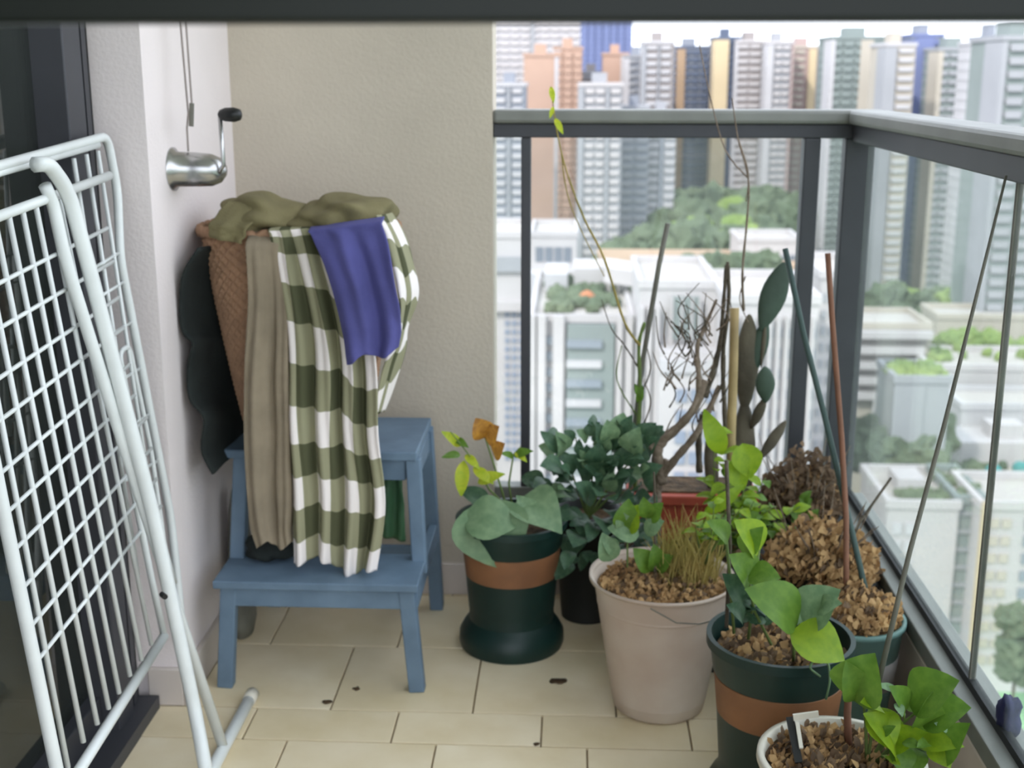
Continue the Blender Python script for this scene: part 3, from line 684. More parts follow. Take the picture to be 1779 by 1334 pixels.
drape('blue_towel', 'blue violet towel folded over the front right of the laundry basket', 'towel', 'blue_cloth',
      [P(535, 398, 2.47), P(548, 420, 2.455), P(575, 500, 2.44), P(596, 590, 2.435), P(603, 628, 2.435)],
      [P(664, 380, 2.47), P(672, 410, 2.455), P(690, 500, 2.44), P(698, 560, 2.435), P(694, 608, 2.435)],
      lambda s, t: (2.50-.05*min(1, t/.08))-.022*t, [(.010, 1.6, .1, .3), (.005, 3.2, .5, -.2)], cols=50, rws=50, seed=8, hem=-.008)
drape('checked_sleeve', 'olive checked shirt sleeve bulging over the right side of the basket', 'cloth', 'gingham',
      [P(655, 372, 2.52), P(672, 420, 2.50), P(690, 500, 2.50), P(694, 560, 2.51), P(668, 640, 2.52), P(655, 710, 2.53)],
      [P(682, 368, 2.60), P(712, 430, 2.60), P(728, 500, 2.60), P(712, 560, 2.60), P(705, 610, 2.59), P(664, 720, 2.55)],
      lambda s, t: 2.50+.085*s**1.4+.01*math.sin(6*t), [(.006, 2.2, .3, .4)], cols=30, rws=50, uvw=(.13, .33), seed=11)
# olive garment heaped over the rim
def heap(name, label, cat, m, cx, cyy, cz, rx, ry, rz, seed, amp=.25, tilt=0, creases=5):
    b = MB(); bm = bmesh.new(); bmesh.ops.create_icosphere(bm, subdivisions=5, radius=1); n = len(b.v)
    for v in bm.verts:
        c = v.co; k = 1+amp*noise.noise(c*1.5+Vector((seed, 0, 0)))+.10*math.sin(creases*(c.x*1.3+c.z*1.0+seed)+3*noise.noise(c*1.2))*(1-abs(c.x)*.5)
        z = c.z*rz*k; z = max(z, -rz*.75)
        x = c.x*rx*k; b.v.append(Vector((cx+x, cyy+c.y*ry*k, cz+z+x*tilt)))
    for f in bm.faces: b.f.append(tuple(v.index for v in f.verts))
    bm.free(); return tag(b.build(name, m, smooth=True), label, cat)
a = atY(450, 372, 2.60); heap('olive_trousers', 'olive green garment bunched over the rear left of the basket rim', 'clothes', 'olive_cloth', a.x+.01, 2.62, a.z-.005, .10, .10, .045, 1, .3, -.05)
a = atY(595, 375, 2.60); heap('olive_shirt', 'olive shirt with raised collar heaped on the top right of the basket', 'clothes', 'olive_cloth', a.x, 2.60, a.z-.004, .105, .10, .046, 4, .3, .10, 7)
a = atY(535, 385, 2.62); heap('olive_jumper', 'dull olive jumper lying low between the two heaped garments', 'clothes', 'olive_cloth', a.x, 2.64, a.z-.012, .13, .09, .036, 9, .25, 0, 6)
drape('olive_strap', 'olive trouser leg slung over the basket rim beside the wicker', 'clothes', 'olive_cloth',
      [P(395, 350, 2.56), P(368, 380, 2.51), P(360, 400, 2.50), P(362, 414, 2.50)], [P(470, 356, 2.56), P(440, 385, 2.51), P(425, 408, 2.50), P(420, 424, 2.50)],
      lambda s, t: 2.56-.055*min(1, t*2), [(.006, 1.5, .2, 0)], cols=24, rws=24, seed=14)
# black things behind the basket, hanging by the wall
drape('black_jacket', 'black jacket hanging between the wicker basket and the pale wall', 'jacket', 'black_cloth',
      [P(345, 432, 2.47), P(318, 480, 2.47), P(312, 545, 2.47), P(318, 580, 2.47), P(334, 598, 2.47), P(326, 640, 2.47), P(334, 690, 2.48), P(362, 720, 2.5), P(368, 765, 2.54), P(392, 800, 2.56)],
      [P(400, 430, 2.74), P(420, 480, 2.74), P(425, 570, 2.74), P(428, 600, 2.74), P(430, 660, 2.74), P(432, 720, 2.74), P(434, 750, 2.74), P(430, 770, 2.74)],
      lambda s, t: 2.47+.30*s**.8, [(.006, 2.2, .2, .5)], cols=30, rws=50, seed=17, th=.006)
for o in [bpy.data.objects['black_jacket']]:
    for v in o.data.vertices:
        wx = v.co.x+o.location.x; wy = v.co.y+o.location.y
        if wx < XL+.008: v.co.x = XL+.008-o.location.x
a = atZ(470, 985, ZS); heap('dark_lump', 'small black lump on the lower step under the towel', 'cloth', 'black_cloth', -.66, 2.55, ZS+.032, .055, .035, .035, 6)  # plain black lump filling the dark area on the step
# grey plastic bag and green bottle behind the stool
b = MB(); b.lathe((-.775, 2.72, 0), ((.02, .0), (.028, .04), (.027, .20), (.02, .31), (.012, .36)), 20, 1, 2.0, close=True)
tag(b.build('plastic_bag', 'grey_plastic', smooth=True), 'slim greyish plastic bag standing between the stool and the left wall', 'bag')
drape('green_rag', 'green rag hanging under the top step beside the right stool leg', 'cloth', 'green_plastic',
      [P(660, 815, 2.70), P(662, 870, 2.70), P(664, 932, 2.70)], [P(700, 815, 2.72), P(704, 870, 2.72), P(706, 935, 2.72)],
      lambda s, t: 2.70, [(.006, 1.5, .2, .3)], cols=16, rws=16, seed=21)

# ------------------------------------------------------------------ plants: leaf machinery
leaf_cache = {}
def leaf_mesh(kind, m):
    k = (kind, m)
    if k in leaf_cache: return leaf_cache[k]
    W = dict(oval=.30, broad=.44, slim=.13, heart=.50)[kind]; n = 9; rows = []
    for i in range(n+1):
        t = i/n
        if kind == 'heart': w = W*math.sin(math.pi*min(1, t**.55*1.0))**.8 if 0 < t < 1 else .01
        else: w = W*math.sin(math.pi*t**.85)**.8 if 0 < t < 1 else .01
        row = []
        for j in range(-3, 4):
            s = j/3; row.append((s*w, t, .10*math.sin(math.pi*t)-.16*t*t+.22*abs(s)*w+.02*math.sin(9*t)*s))
        rows.append(row)
    b = MB().grid(rows); me = bpy.data.meshes.new('leaf'); me.from_pydata([tuple(v) for v in b.v], [], b.f)
    me.materials.append(MATS[m]); me.polygons.foreach_set('use_smooth', [True]*len(me.polygons)); leaf_cache[k] = me; return me
def leaf(root, kind, m, a, b, up=(0, -.5, .85), wide=1.0, name='leaf'):
    a = Vector(a); b = Vector(b); y = b-a; L = y.length; y.normalize(); u = Vector(up); z = u-y*u.dot(y)
    if z.length < 1e-3: z = y.orthogonal()
    z.normalize(); x = y.cross(z)
    M = Matrix((x, y, z)).transposed().to_4x4(); M = Matrix.Translation(a-ORG[root.name])@M@Matrix.Diagonal((L*wide, L, L, 1))
    o = bpy.data.objects.new(name, leaf_mesh(kind, m)); sc.collection.objects.link(o); o.parent = root; o.matrix_local = M; return o
def sprig(root, base, tips, kind, m, n, L, rnd, stem_m='stem_green', r=.0015, ms=None, wide=1.0):
    """thin stems from base with leaves along them"""
    for tp in tips:
        b0 = Vector(base); t0 = Vector(tp); mid = (b0+t0)/2+Vector((rnd.uniform(-.015, .015), rnd.uniform(-.015, .015), .01))
        pts = [b0*(1-t)**2+mid*2*t*(1-t)+t0*t*t for t in [i/8 for i in range(9)]]
        MB().tube(pts, [r*1.4-r*.8*i/8 for i in range(9)], 6).build('stem', stem_m, root, smooth=True)
        for i in range(n):
            t = .35+.65*(i+.5)/n; p = b0*(1-t)**2+mid*2*t*(1-t)+t0*t*t
            a = rnd.uniform(0, 2*math.pi); d = Vector((math.cos(a), math.sin(a), rnd.uniform(-.3, .6))).normalized()
            leaf(root, kind, rnd.choice(ms) if ms else m, p, p+d*L*rnd.uniform(.7, 1.2), (rnd.uniform(-.4, .4), rnd.uniform(-.7, 0), 1), wide)
def litter(root, c, rx, ry, z, n, size, m, rnd, h=.02, name='dry_leaf_litter'):
    b = MB()
    for i in range(n):
        a = rnd.uniform(0, 6.283); q = math.sqrt(rnd.random()); p = Vector((c[0]+rx*q*math.cos(a), c[1]+ry*q*math.sin(a), z+h*(1-q*q)*rnd.random()+rnd.uniform(0, h*.5)))
        d = Vector((rnd.uniform(-1, 1), rnd.uniform(-1, 1), rnd.uniform(-.3, .9))).normalized()*size*rnd.uniform(.5, 1.3); e = d.orthogonal().normalized()*size*rnd.uniform(.2, .5)
        up = Vector((0, 0, size*.2)); b.grid([[p-e, p+e], [p+d*.5-e*1.2+up, p+d*.5+e*1.2+up*.3], [p+d-e*.2, p+d+e*.2]])
    return tag(b.build(name, m, root), kind='stuff')
def soil(root, c, r, z, m='soil', amp=.008, seed=0):
    rows = []
    for i in range(10):
        q = r*i/9; rows.append([Vector((c[0]+q*math.cos(6.2832*j/36), c[1]+q*math.sin(6.2832*j/36), z+amp*noise.noise(Vector((q*40*math.cos(6.2832*j/36), q*40*math.sin(6.2832*j/36), seed)))*(1 if 0 < i < 9 else .2))) for j in range(37)])
    return MB().grid(rows).build('soil', m, root, smooth=True)
def gallon_pot(name, label, c, R, H, flip=1.0):
    r = empty(name, (c[0], c[1], 0), label, 'plant')
    pr = [(R*.95, 0), (R*.985, H*.04), (R*.98, H*.11), (R*.90, H*.17), (R*.80, H*.22), (R*.79, H*.30), (R*.83, H*.55), (R*.84, H*.57)]
    up = [(R*.90, H*.78), (R*.93, H*.80), (R*.985, H*.945), (R*1.04, H*.95), (R*1.04, H*1.0), (R*.97, H*1.0), (R*.88, H*.7), (R*.8, H*.3)]
    po = MB().lathe((c[0], c[1], 0), pr+up, 48).build('pot', 'green_pot', r, smooth=False, bevel=0)
    MB().lathe((c[0], c[1], 0), [(R*.835, H*.565), (R*.855, H*.57), (R*.915, H*.78), (R*.895, H*.785)], 48).build('band', 'brown_band', po, smooth=False)
    for o in list(r.children)+list(po.children): o.data.polygons.foreach_set('use_smooth', [True]*len(o.data.polygons)); o.data.set_sharp_from_angle(angle=.6) if hasattr(o.data, 'set_sharp_from_angle') else None
    return r
rd = random.Random(11)
# pot A: green pot near the stool
A = Vector((-.135, 2.70, 0)); rA = gallon_pot('potted_plant', 'dark green pot with brown band beside the blue stool, large pale leaves over its rim', A, .124, .312)
soil(rA, A, .112, .285)
def Q(px, py, Y): return atY(px, py, Y)
leaf(rA, 'broad', 'leaf_soft', Q(838, 868, 2.66), Q(872, 985, 2.575), (0, -.9, .5), 1.25)
leaf(rA, 'broad', 'leaf_soft', Q(806, 905, 2.62), Q(900, 905, 2.60), (0, -.7, .7), 1.0)
leaf(rA, 'heart', 'leaf_soft', Q(905, 865, 2.68), Q(975, 918, 2.60), (0, -.6, .8), .9)
leaf(rA, 'broad', 'leaf_soft', Q(930, 905, 2.66), Q(902, 862, 2.64), (0, -.7, .7), .7)
leaf(rA, 'oval', 'leaf_dark', Q(850, 880, 2.72), Q(800, 845, 2.74), (0, -.6, .8), 1)
for pts in (((880, 880, 2.7), (850, 850, 2.7), (815, 790, 2.68), (783, 750, 2.66)), ((880, 880, 2.7), (862, 820, 2.71), (843, 760, 2.71), (838, 735, 2.71)), ((890, 880, 2.72), (884, 840, 2.74), (892, 790, 2.75), (905, 775, 2.75))):
    MB().tube([Q(*p) for p in pts], [.003, .0025, .002, .0012], 6).build('stem', 'stem_green', rA, smooth=True)
for a_, b_, m in (((800, 775), (772, 750), 'leaf_yellow'), ((808, 790), (832, 812), 'leaf_yellow'), ((806, 800), (800, 862), 'leaf_yellow'), ((822, 812), (856, 838), 'leaf_yellow'), ((790, 762), (812, 775), 'leaf_mid'), ((800, 790), (770, 792), 'leaf_mid'), ((843, 760), (830, 730), 'leaf_orange'), ((845, 765), (862, 742), 'leaf_orange'), ((858, 790), (872, 772), 'leaf_orange'), ((893, 792), (922, 782), 'leaf_mid'), ((892, 795), (874, 786), 'leaf_mid'), ((895, 785), (914, 800), 'leaf_yellow'), ((830, 838), (872, 822), 'leaf_yellow')):
    leaf(rA, 'slim' if m != 'leaf_orange' else 'oval', m, Q(*a_, 2.69), Q(*b_, 2.66), (0, -.8, .6), 1.6)
# pot G: dark leaved plant behind
g = Vector((.042, 2.865, 0)); rG = empty('potted_plant', (g.x, g.y, 0), 'black pot of bushy dark green leaves in front of the back railing', 'plant')
MB().lathe((g.x, g.y, 0), [(.062, 0), (.080, .25), (.085, .25), (.085, .275), (.076, .275), (.066, .1)], 40).build('pot', 'dark_pot', rG, smooth=True); soil(rG, g, .075, .25)
for i in range(190):
    px = rd.uniform(945, 1135); py = 745+(abs(px-1060)/115)**2*45+rd.random()**.9*215
    if px < 985 and py > 870: continue
    Y = 2.82-.12*(py-745)/230+rd.uniform(-.06, .06); p = Q(px, py, Y); c = Q(1050, 900, 2.80); d = (p-c).normalized()+Vector((rd.uniform(-.6, .6), rd.uniform(-.8, .2), rd.uniform(-.5, .4)))
    leaf(rG, rd.choice(('broad', 'oval', 'heart')), rd.choice(('leaf_dark', 'leaf_dark', 'leaf_dark', 'leaf_soft' if py < 860 else 'leaf_dark')), p, p+d.normalized()*rd.uniform(.035, .068), (rd.uniform(-.3, .3), -.6, .8))
for tpx, tpy in ((965, 770), (1000, 760), (1040, 750), (1085, 760), (1120, 780), (1010, 850), (1100, 850)):
    MB().tube([g+Vector((0, 0, .25)), (g+Vector((0, 0, .25))+Q(tpx, tpy, 2.82))/2+Vector((0, 0, .02)), Q(tpx, tpy, 2.82)], [.003, .0025, .0015], 6).build('stem', 'stem_green', rG)
# terracotta planter at the back with cactus
tp = atY(1160, 862, 2.9); rT = empty('cactus_planter', (.28, 2.90, .0), 'terracotta planter with prickly pear cactus and woody stems before the middle post', 'plant')
MB().hexa([(.165, 2.855, 0), (.42, 2.855, 0), (.42, 2.95, 0), (.165, 2.95, 0)], [(.145, 2.83, .315), (.44, 2.83, .315), (.44, 2.968, .315), (.145, 2.968, .315)]).build('planter', 'terracotta', rT, bevel=.004)
MB().box(.135, .445, 2.82, 2.97, .300, .325).build('rim', 'terracotta', rT, bevel=.004); MB().box(.15, .43, 2.845, 2.962, .318, .329).build('soil', 'soil', rT)
def pad(root, p0, p1, w, m, th=.010, name='pad'):
    a, b_ = Q(*p0), Q(*p1); d = b_-a; L = d.length; d.normalize(); x = Vector((d.z, 0, -d.x)).normalized(); nrm = x.cross(d); b = MB(); bm = bmesh.new(); bmesh.ops.create_uvsphere(bm, u_segments=20, v_segments=12, radius=1)
    for v in bm.verts:
        k = v.co; q = (k.z+1)/2; ww = (.55+.45*math.sin(math.pi*min(1, q*.9)))
        b.v.append((a+b_)/2+d*k.z*L/2+x*k.x*w/2*ww+nrm*k.y*th)
    for f in bm.faces: b.f.append(tuple(v.index for v in f.verts))
    bm.free(); return b.build(name, m, root, smooth=True)
pad(rT, (1322, 575, 2.86), (1364, 455, 2.88), .062, 'cactus'); pad(rT, (1330, 700, 2.82), (1329, 636, 2.82), .046, 'cactus'); pad(rT, (1318, 800, 2.83), (1366, 730, 2.84), .028, 'cactus_brown')
pad(rT, (1293, 720, 2.87), (1302, 545, 2.87), .058, 'cactus_brown', .014); pad(rT, (1288, 900, 2.88), (1294, 690, 2.87), .060, 'cactus_brown', .016)
pad(rT, (1300, 660, 2.87), (1332, 555, 2.87), .045, 'cactus', .012); pad(rT, (1305, 745, 2.86), (1330, 690, 2.83), .026, 'cactus_brown'); pad(rT, (1322, 640, 2.86), (1330, 560, 2.86), .012, 'cactus_brown', .005)
pad(rT, (1240, 880, 2.88), (1232, 745, 2.88), .035, 'cactus_brown', .012)
# woody bare shrub
rW = empty('bare_shrub', (Q(1150, 900, 2.78).x, 2.78, 0), 'twisted grey woody shrub with bare forked branches behind the white bucket', 'plant')
cW = Vector((.195, 2.725, 0))
MB().lathe((cW.x, cW.y, 0), [(.045, 0), (.056, .20), (.060, .20), (.060, .225), (.052, .225), (.045, .1)], 32).build('pot', 'dark_pot', rW, smooth=True); soil(rW, cW, .051, .205)
def branch(root, pts, r0, r1, m='bark', Y=None):
    V = [Q(*p) for p in pts]; out = []
    for i in range(len(V)-1):
        p0 = V[max(i-1, 0)]; p1 = V[i]; p2 = V[i+1]; p3 = V[min(i+2, len(V)-1)]
        for k in range(5):
            f = k/5; out.append(.5*((2*p1)+(p2-p0)*f+(2*p0-5*p1+4*p2-p3)*f*f+(3*p1-p0-3*p2+p3)*f**3))
    out.append(V[-1]); n = len(out)
    return MB().tube(out, [(r0+(r1-r0)*i/(n-1))*(1+.12*math.sin(i*2.1)) for i in range(n)], 8).build('branch', m, root, smooth=True)
branch(rW, [(1142, 1000, 2.72), (1140, 900, 2.74), (1145, 830, 2.75), (1160, 800, 2.75)], .011, .010)
branch(rW, [(1150, 840, 2.75), (1142, 790, 2.75), (1150, 768, 2.75), (1185, 735, 2.76), (1212, 700, 2.77), (1225, 660, 2.78)], .014, .008)
branch(rW, [(1148, 830, 2.75), (1175, 795, 2.75), (1205, 760, 2.76), (1228, 720, 2.77), (1250, 670, 2.79)], .010, .006)
branch(rW, [(1130, 780, 2.75), (1165, 752, 2.74), (1200, 715, 2.74), (1215, 670, 2.75), (1208, 620, 2.76)], .007, .005)
branch(rW, [(1212, 700, 2.77), (1214, 650, 2.78), (1212, 600, 2.78), (1228, 560, 2.79), (1245, 520, 2.8)], .007, .003)
branch(rW, [(1225, 690, 2.77), (1240, 640, 2.8), (1252, 590, 2.8), (1256, 540, 2.8), (1262, 460, 2.8)], .007, .004, 'bark_dark')
branch(rW, [(1262, 780, 2.8), (1258, 700, 2.8), (1256, 620, 2.8), (1266, 520, 2.8), (1264, 455, 2.8)], .006, .004, 'bark_dark')
branch(rW, [(1215, 820, 2.78), (1214, 760, 2.78), (1220, 720, 2.78)], .008, .006, 'bark_dark')
for i in range(44):
    x = rd.uniform(1150, 1255); y = rd.uniform(560, 760); branch(rW, [(x, y, 2.78), (x+rd.uniform(-22, 22), y-25, 2.78), (x+rd.uniform(-40, 35), y-rd.uniform(45, 80), 2.79)], .0022, .0008, rd.choice(('bark', 'bark_dark')))
# tall stem plant
rS = empty('thin_sapling', (Q(1110, 900, 2.84).x, 2.84, .25), 'thin leafless green sapling with long upward twigs left of the woody shrub', 'plant')
branch(rS, [(1100, 900, 2.86), (1108, 760, 2.86), (1112, 680, 2.86), (1110, 600, 2.86), (1120, 560, 2.86)], .0055, .004, 'stem_green')
branch(rS, [(1110, 640, 2.86), (1085, 600, 2.86), (1062, 570, 2.86), (1045, 520, 2.86)], .002, .001, 'bark_dark')
branch(rS, [(1105, 720, 2.86), (1072, 660, 2.86), (1080, 600, 2.86)], .002, .001, 'stem_green')
branch(rS, [(1112, 690, 2.86), (1130, 640, 2.86), (1120, 590, 2.86)], .002, .001, 'bark_dark')
branch(rS, [(1110, 760, 2.86), (1130, 700, 2.86), (1118, 660, 2.86)], .002, .001, 'bark')
for a_, b_ in (((1108, 700), (1116, 672)), ((1112, 690), (1104, 668))): leaf(rS, 'slim', 'leaf_mid', Q(*a_, 2.86), Q(*b_, 2.85), (0, -1, .2), 1.6)
# stakes, top-level
def stake(name, label, pts, r, m):
    V = [Q(*p) for p in pts]; return tag(MB().tube(V, r, 8).build(name, m, smooth=True), label, 'stake')
stake('plant_stake', 'thick grey green plant stake leaning left of the woody shrub', [(1160, 388, 2.88), (1145, 460, 2.88), (1112, 655, 2.88), (1098, 800, 2.88), (1092, 900, 2.87)], [.006]*3+[.005, .005], 'stake_grey')
stake('plant_stake', 'thick pale yellow bamboo cane standing upright before the cactus', [(1276, 535, 2.76), (1274, 640, 2.74), (1270, 760, 2.71), (1272, 990, 2.64)], .0105, 'bamboo')
stake('plant_stake', 'dark green plant stake slanting across the corner pillar', [(1364, 432, 2.55), (1396, 580, 2.5), (1432, 720, 2.45), (1470, 880, 2.38), (1508, 1045, 2.27)], .006, 'stake_green')
stake('plant_stake', 'reddish brown plant stake upright in front of the corner pillar', [(1438, 440, 2.50), (1446, 560, 2.47), (1462, 760, 2.42), (1470, 900, 2.35), (1470, 1030, 2.26)], .0058, 'stake_brown')
stake('plant_stake', 'pale grey cane leaning from the front pots to the right handrail', [(1748, 305, 1.86), (1700, 500, 1.84), (1640, 740, 1.80), (1580, 960, 1.78), (1525, 1190, 1.76)], [.002, .0028, .0036, .004, .0045], 'stake_grey')
stake('plant_stake', 'short thin twig stake leaning right above the dry leaves', [(1548, 830, 2.5), (1495, 905, 2.45), (1470, 960, 2.40)], .0028, 'bark_dark')
stake('plant_stake', 'thin brown cane rising from the frontmost pot at the bottom edge', [(1478, 1150, 1.84), (1472, 1240, 1.82), (1476, 1345, 1.80)], .006, 'stake_brown')
stake('plant_stake', 'thin straight brown cane in the front green pot', [(1262, 800, 2.1), (1268, 950, 2.08), (1262, 1090, 2.06)], .0035, 'bark_dark')
def vine(label, lists, m, Y):
    r = empty('climbing_stem', Q(*lists[0][0], Y), label, 'plant')
    for i, l in enumerate(lists): branch(r, [(x, y, Y) for x, y in l], .0034 if i == 0 else .0016, .0012, m)
    return r
vine('long yellowish climbing stem crossing the handrail left of centre', [[(1112, 600), (1085, 560), (1050, 450), (1015, 380), (985, 300), (968, 230), (957, 150)], [(975, 262), (984, 330), (1005, 390), (1050, 480)]], 'straw', 2.85)
for q in ((957, 150, 962, 178), (962, 185, 955, 205), (964, 205, 978, 232)): leaf(bpy.data.objects['climbing_stem'], 'slim', 'leaf_yellow', Q(q[0], q[1], 2.85), Q(q[2], q[3], 2.84), (0, -1, .2), 1.4)
vine('brown climbing stem crossing the handrail above the cactus', [[(1292, 540), (1290, 470), (1298, 380), (1300, 310), (1282, 240), (1272, 170)], [(1300, 310), (1260, 260), (1232, 160), (1212, 60)], [(1295, 480), (1285, 520), (1300, 560)], [(1282, 240), (1300, 300), (1296, 350)]], 'bark', 2.84)
# pot B: white bucket
B = Vector((.190, 2.42, 0)); rB = empty('potted_plant', (B.x, B.y, 0), 'large white plastic bucket of soil, weeds and dry grass on the tiles', 'plant')
HB = .292
MB().lathe((B.x, B.y, 0), [(.0, .002), (.088, 0), (.095, .006), (.103, .05), (.140, HB-.012), (.141, HB-.004), (.150, HB+.004), (.150, HB-.006), (.139, HB-.006), (.128, HB-.05), (.1, .03)], 56).build('bucket', 'white_pot', rB, smooth=True)
MB().lathe((B.x, B.y, 0), [(.1315, HB-.060), (.1335, HB-.058), (.1340, HB-.054), (.1335, HB-.052)], 56).build('moulding', 'white_pot', rB, smooth=True)
soil(rB, B, .134, HB-.022, 'soil_light'); litter(rB, B, .125, .125, HB-.02, 1200, .010, 'dry', rd); litter(rB, B, .12, .12, HB-.02, 200, .014, 'dry_dark', rd)
b = MB()
for i in range(420):
    a = rd.uniform(0, 6.28); q = .08*math.sqrt(rd.random()); p = Vector((B.x+.055+q*math.cos(a)*.8, B.y+.03+q*math.sin(a), HB-.02)); h = rd.uniform(.05, .15); l = Vector((rd.uniform(-.05, .05), rd.uniform(-.05, .03), 0)); w = Vector((rd.uniform(-1, 1), rd.uniform(-1, 1), 0)).normalized()*.0013
    b.grid([[p-w, p+w], [p+l*.4+Vector((0, 0, h*.6))-w, p+l*.4+Vector((0, 0, h*.6))+w], [p+l+Vector((0, 0, h))-w*.2, p+l+Vector((0, 0, h))+w*.2]])
tag(b.build('dry_grass', 'straw', rB), kind='stuff')
for q in ((1135, 990, 1105, 955, 'leaf_mid'), (1140, 990, 1165, 965, 'leaf_mid'), (1138, 992, 1140, 950, 'leaf_mid'), (1086, 925, 1092, 872, 'leaf_mid'), (1090, 925, 1104, 880, 'leaf_lime'), (1090, 920, 1076, 890, 'leaf_soft'), (1128, 900, 1118, 868, 'leaf_mid'), (1128, 905, 1148, 875, 'leaf_mid'), (1060, 975, 1050, 930, 'leaf_soft'), (1070, 960, 1050, 935, 'leaf_soft'), (1110, 930, 1060, 915, 'leaf_soft'), (1120, 925, 1150, 905, 'leaf_soft')):
    leaf(rB, 'oval', q[4], Q(q[0], q[1], 2.42), Q(q[2], q[3], 2.40), (rd.uniform(-.3, .3), -.8, .6), 1.2)
MB().tube([Q(1138, 1010, 2.41), Q(1138, 880, 2.42), Q(1136, 820, 2.42)], [.003, .0025, .002], 6).build('stem', 'bark_dark', rB)
MB().tube([Q(1090, 985, 2.42), Q(1090, 900, 2.42)], [.002, .0015], 6).build('stem', 'stem_green', rB)
sprig(rB, Q(1225, 980, 2.42), [Q(1240, 870, 2.38), Q(1262, 900, 2.38), Q(1210, 900, 2.44), Q(1290, 880, 2.36)], 'oval', 'leaf_lime', 7, .035, rd, ms=('leaf_lime', 'leaf_mid'))
MB().tube([Q(1130, 1057, 2.27), Q(1175, 1082, 2.27), Q(1215, 1084, 2.27), Q(1262, 1072, 2.27)], .0015, 6).build('wire_handle', 'stake_grey', rB)
# tall lime foliage between bucket and cactus, in its own pot
L0 = Vector((.335, 2.635, 0)); rL = empty('potted_plant', (L0.x, L0.y, 0), 'tall lime green leafy plant rising behind the white bucket before the cactus', 'plant')
MB().lathe((L0.x, L0.y, 0), [(.07, 0), (.10, .24), (.107, .24), (.107, .262), (.096, .262), (.08, .1)], 36).build('pot', 'dark_pot', rL, smooth=True); soil(rL, L0, .095, .245)
base = L0+Vector((0, 0, .245))
for q, ms in (((1240, 745), ('leaf_lime',)), ((1262, 800), ('leaf_lime', 'leaf_mid')), ((1290, 775), ('leaf_lime',)), ((1310, 800), ('leaf_lime', 'leaf_mid')), ((1330, 830), ('leaf_lime', 'leaf_mid')), ((1255, 860), ('leaf_lime', 'leaf_mid')), ((1230, 900), ('leaf_lime', 'leaf_mid')), ((1345, 880), ('leaf_mid', 'leaf_lime')), ((1390, 880), ('leaf_mid', 'leaf_lime')), ((1285, 860), ('leaf_lime',)), ((1310, 870), ('leaf_mid',)), ((1270, 930), ('leaf_mid', 'leaf_lime')), ((1360, 920), ('leaf_mid', 'leaf_lime'))):
    sprig(rL, base, [Q(q[0], q[1], 2.60+rd.uniform(-.06, .05))], 'oval', None, 9, .042, rd, ms=ms)
leaf(rL, 'slim', 'leaf_lime', Q(1255, 790, 2.58), Q(1226, 715, 2.57), (0, -1, .2), 1.7); leaf(rL, 'slim', 'leaf_lime', Q(1228, 890, 2.5), Q(1290, 845, 2.48), (0, -1, .4), 1.3)
leaf(rL, 'broad', 'leaf_lime', Q(1290, 770, 2.57), Q(1305, 830, 2.54), (0, -1, .3), 1.); leaf(rL, 'broad', 'leaf_lime', Q(1270, 800, 2.57), Q(1292, 850, 2.54), (0, -1, .3), .9)
# pot C: front green pot
Cc = Vector((.372, 2.05, 0)); rC = gallon_pot('potted_plant', 'front dark green pot with brown band holding large bright oval leaves', Cc, .124, .338)
soil(rC, Cc, .112, .305); litter(rC, Cc, .105, .105, .305, 200, .016, 'dry', rd, .01); litter(rC, Cc, .1, .1, .305, 120, .02, 'dry_dark', rd, .01)
for q in ((1372, 1100, 1470, 1140, 'leaf_lime', 'broad', 1.95, 1.0), (1385, 1085, 1310, 1020, 'leaf_mid', 'broad', 1.97, .85), (1395, 1080, 1450, 1025, 'leaf_soft', 'broad', 1.99, 1.0), (1300, 1000, 1352, 1000, 'leaf_mid', 'broad', 2.0, .95), (1305, 1010, 1278, 965, 'leaf_mid', 'broad', 2.02, .9),
          (1318, 960, 1288, 905, 'leaf_lime', 'broad', 2.05, .9), (1290, 960, 1320, 920, 'leaf_mid', 'oval', 2.05, 1), (1265, 940, 1238, 905, 'leaf_mid', 'oval', 2.06, 1), (1300, 1060, 1268, 1000, 'leaf_dark', 'broad', 2.04, .8), (1420, 1060, 1456, 1045, 'leaf_soft', 'oval', 1.97, 1.2), (1395, 1080, 1380, 1030, 'leaf_soft', 'oval', 2.02, 1), (1290, 1080, 1272, 1050, 'leaf_dark', 'oval', 2.0, 1)):
    leaf(rC, q[5], q[4], Q(q[0], q[1], q[6]), Q(q[2], q[3], q[6]-.035), (rd.uniform(-.2, .2), -.65, .75), q[7])
for pts in ([(1378, 1150, 1.99), (1380, 1110, 1.96)], [(1340, 1120, 2.03), (1310, 1060, 2.02), (1300, 1000, 2.01)], [(1380, 1130, 2.02), (1390, 1085, 1.98)], [(1300, 1110, 2.05), (1312, 1010, 2.04), (1318, 955, 2.05)], [(1275, 1100, 2.06), (1268, 1000, 2.05), (1262, 940, 2.06)]):
    MB().tube([Q(*p) for p in pts], .0028, 6).build('stem', 'stem_green', rC, smooth=True)
for i in range(14):
    x = rd.uniform(1270, 1345); y = rd.uniform(1020, 1090); p = Q(x, y, 2.03); leaf(rC, 'oval', 'leaf_dark', p, p+Vector((rd.uniform(-.03, .03), rd.uniform(-.03, .01), rd.uniform(-.01, .03))), (0, -.6, .8))
lp = [Q(1425, 1175, 1.905), Q(1405, 1160, 1.90), Q(1415, 1145, 1.905), Q(1440, 1150, 1.905), Q(1442, 1185, 1.895), Q(1435, 1215, 1.89)]
MB().tube(bend(lp, .01), .002, 6).build('wire_tie', 'leaf_soft', rC, smooth=True)
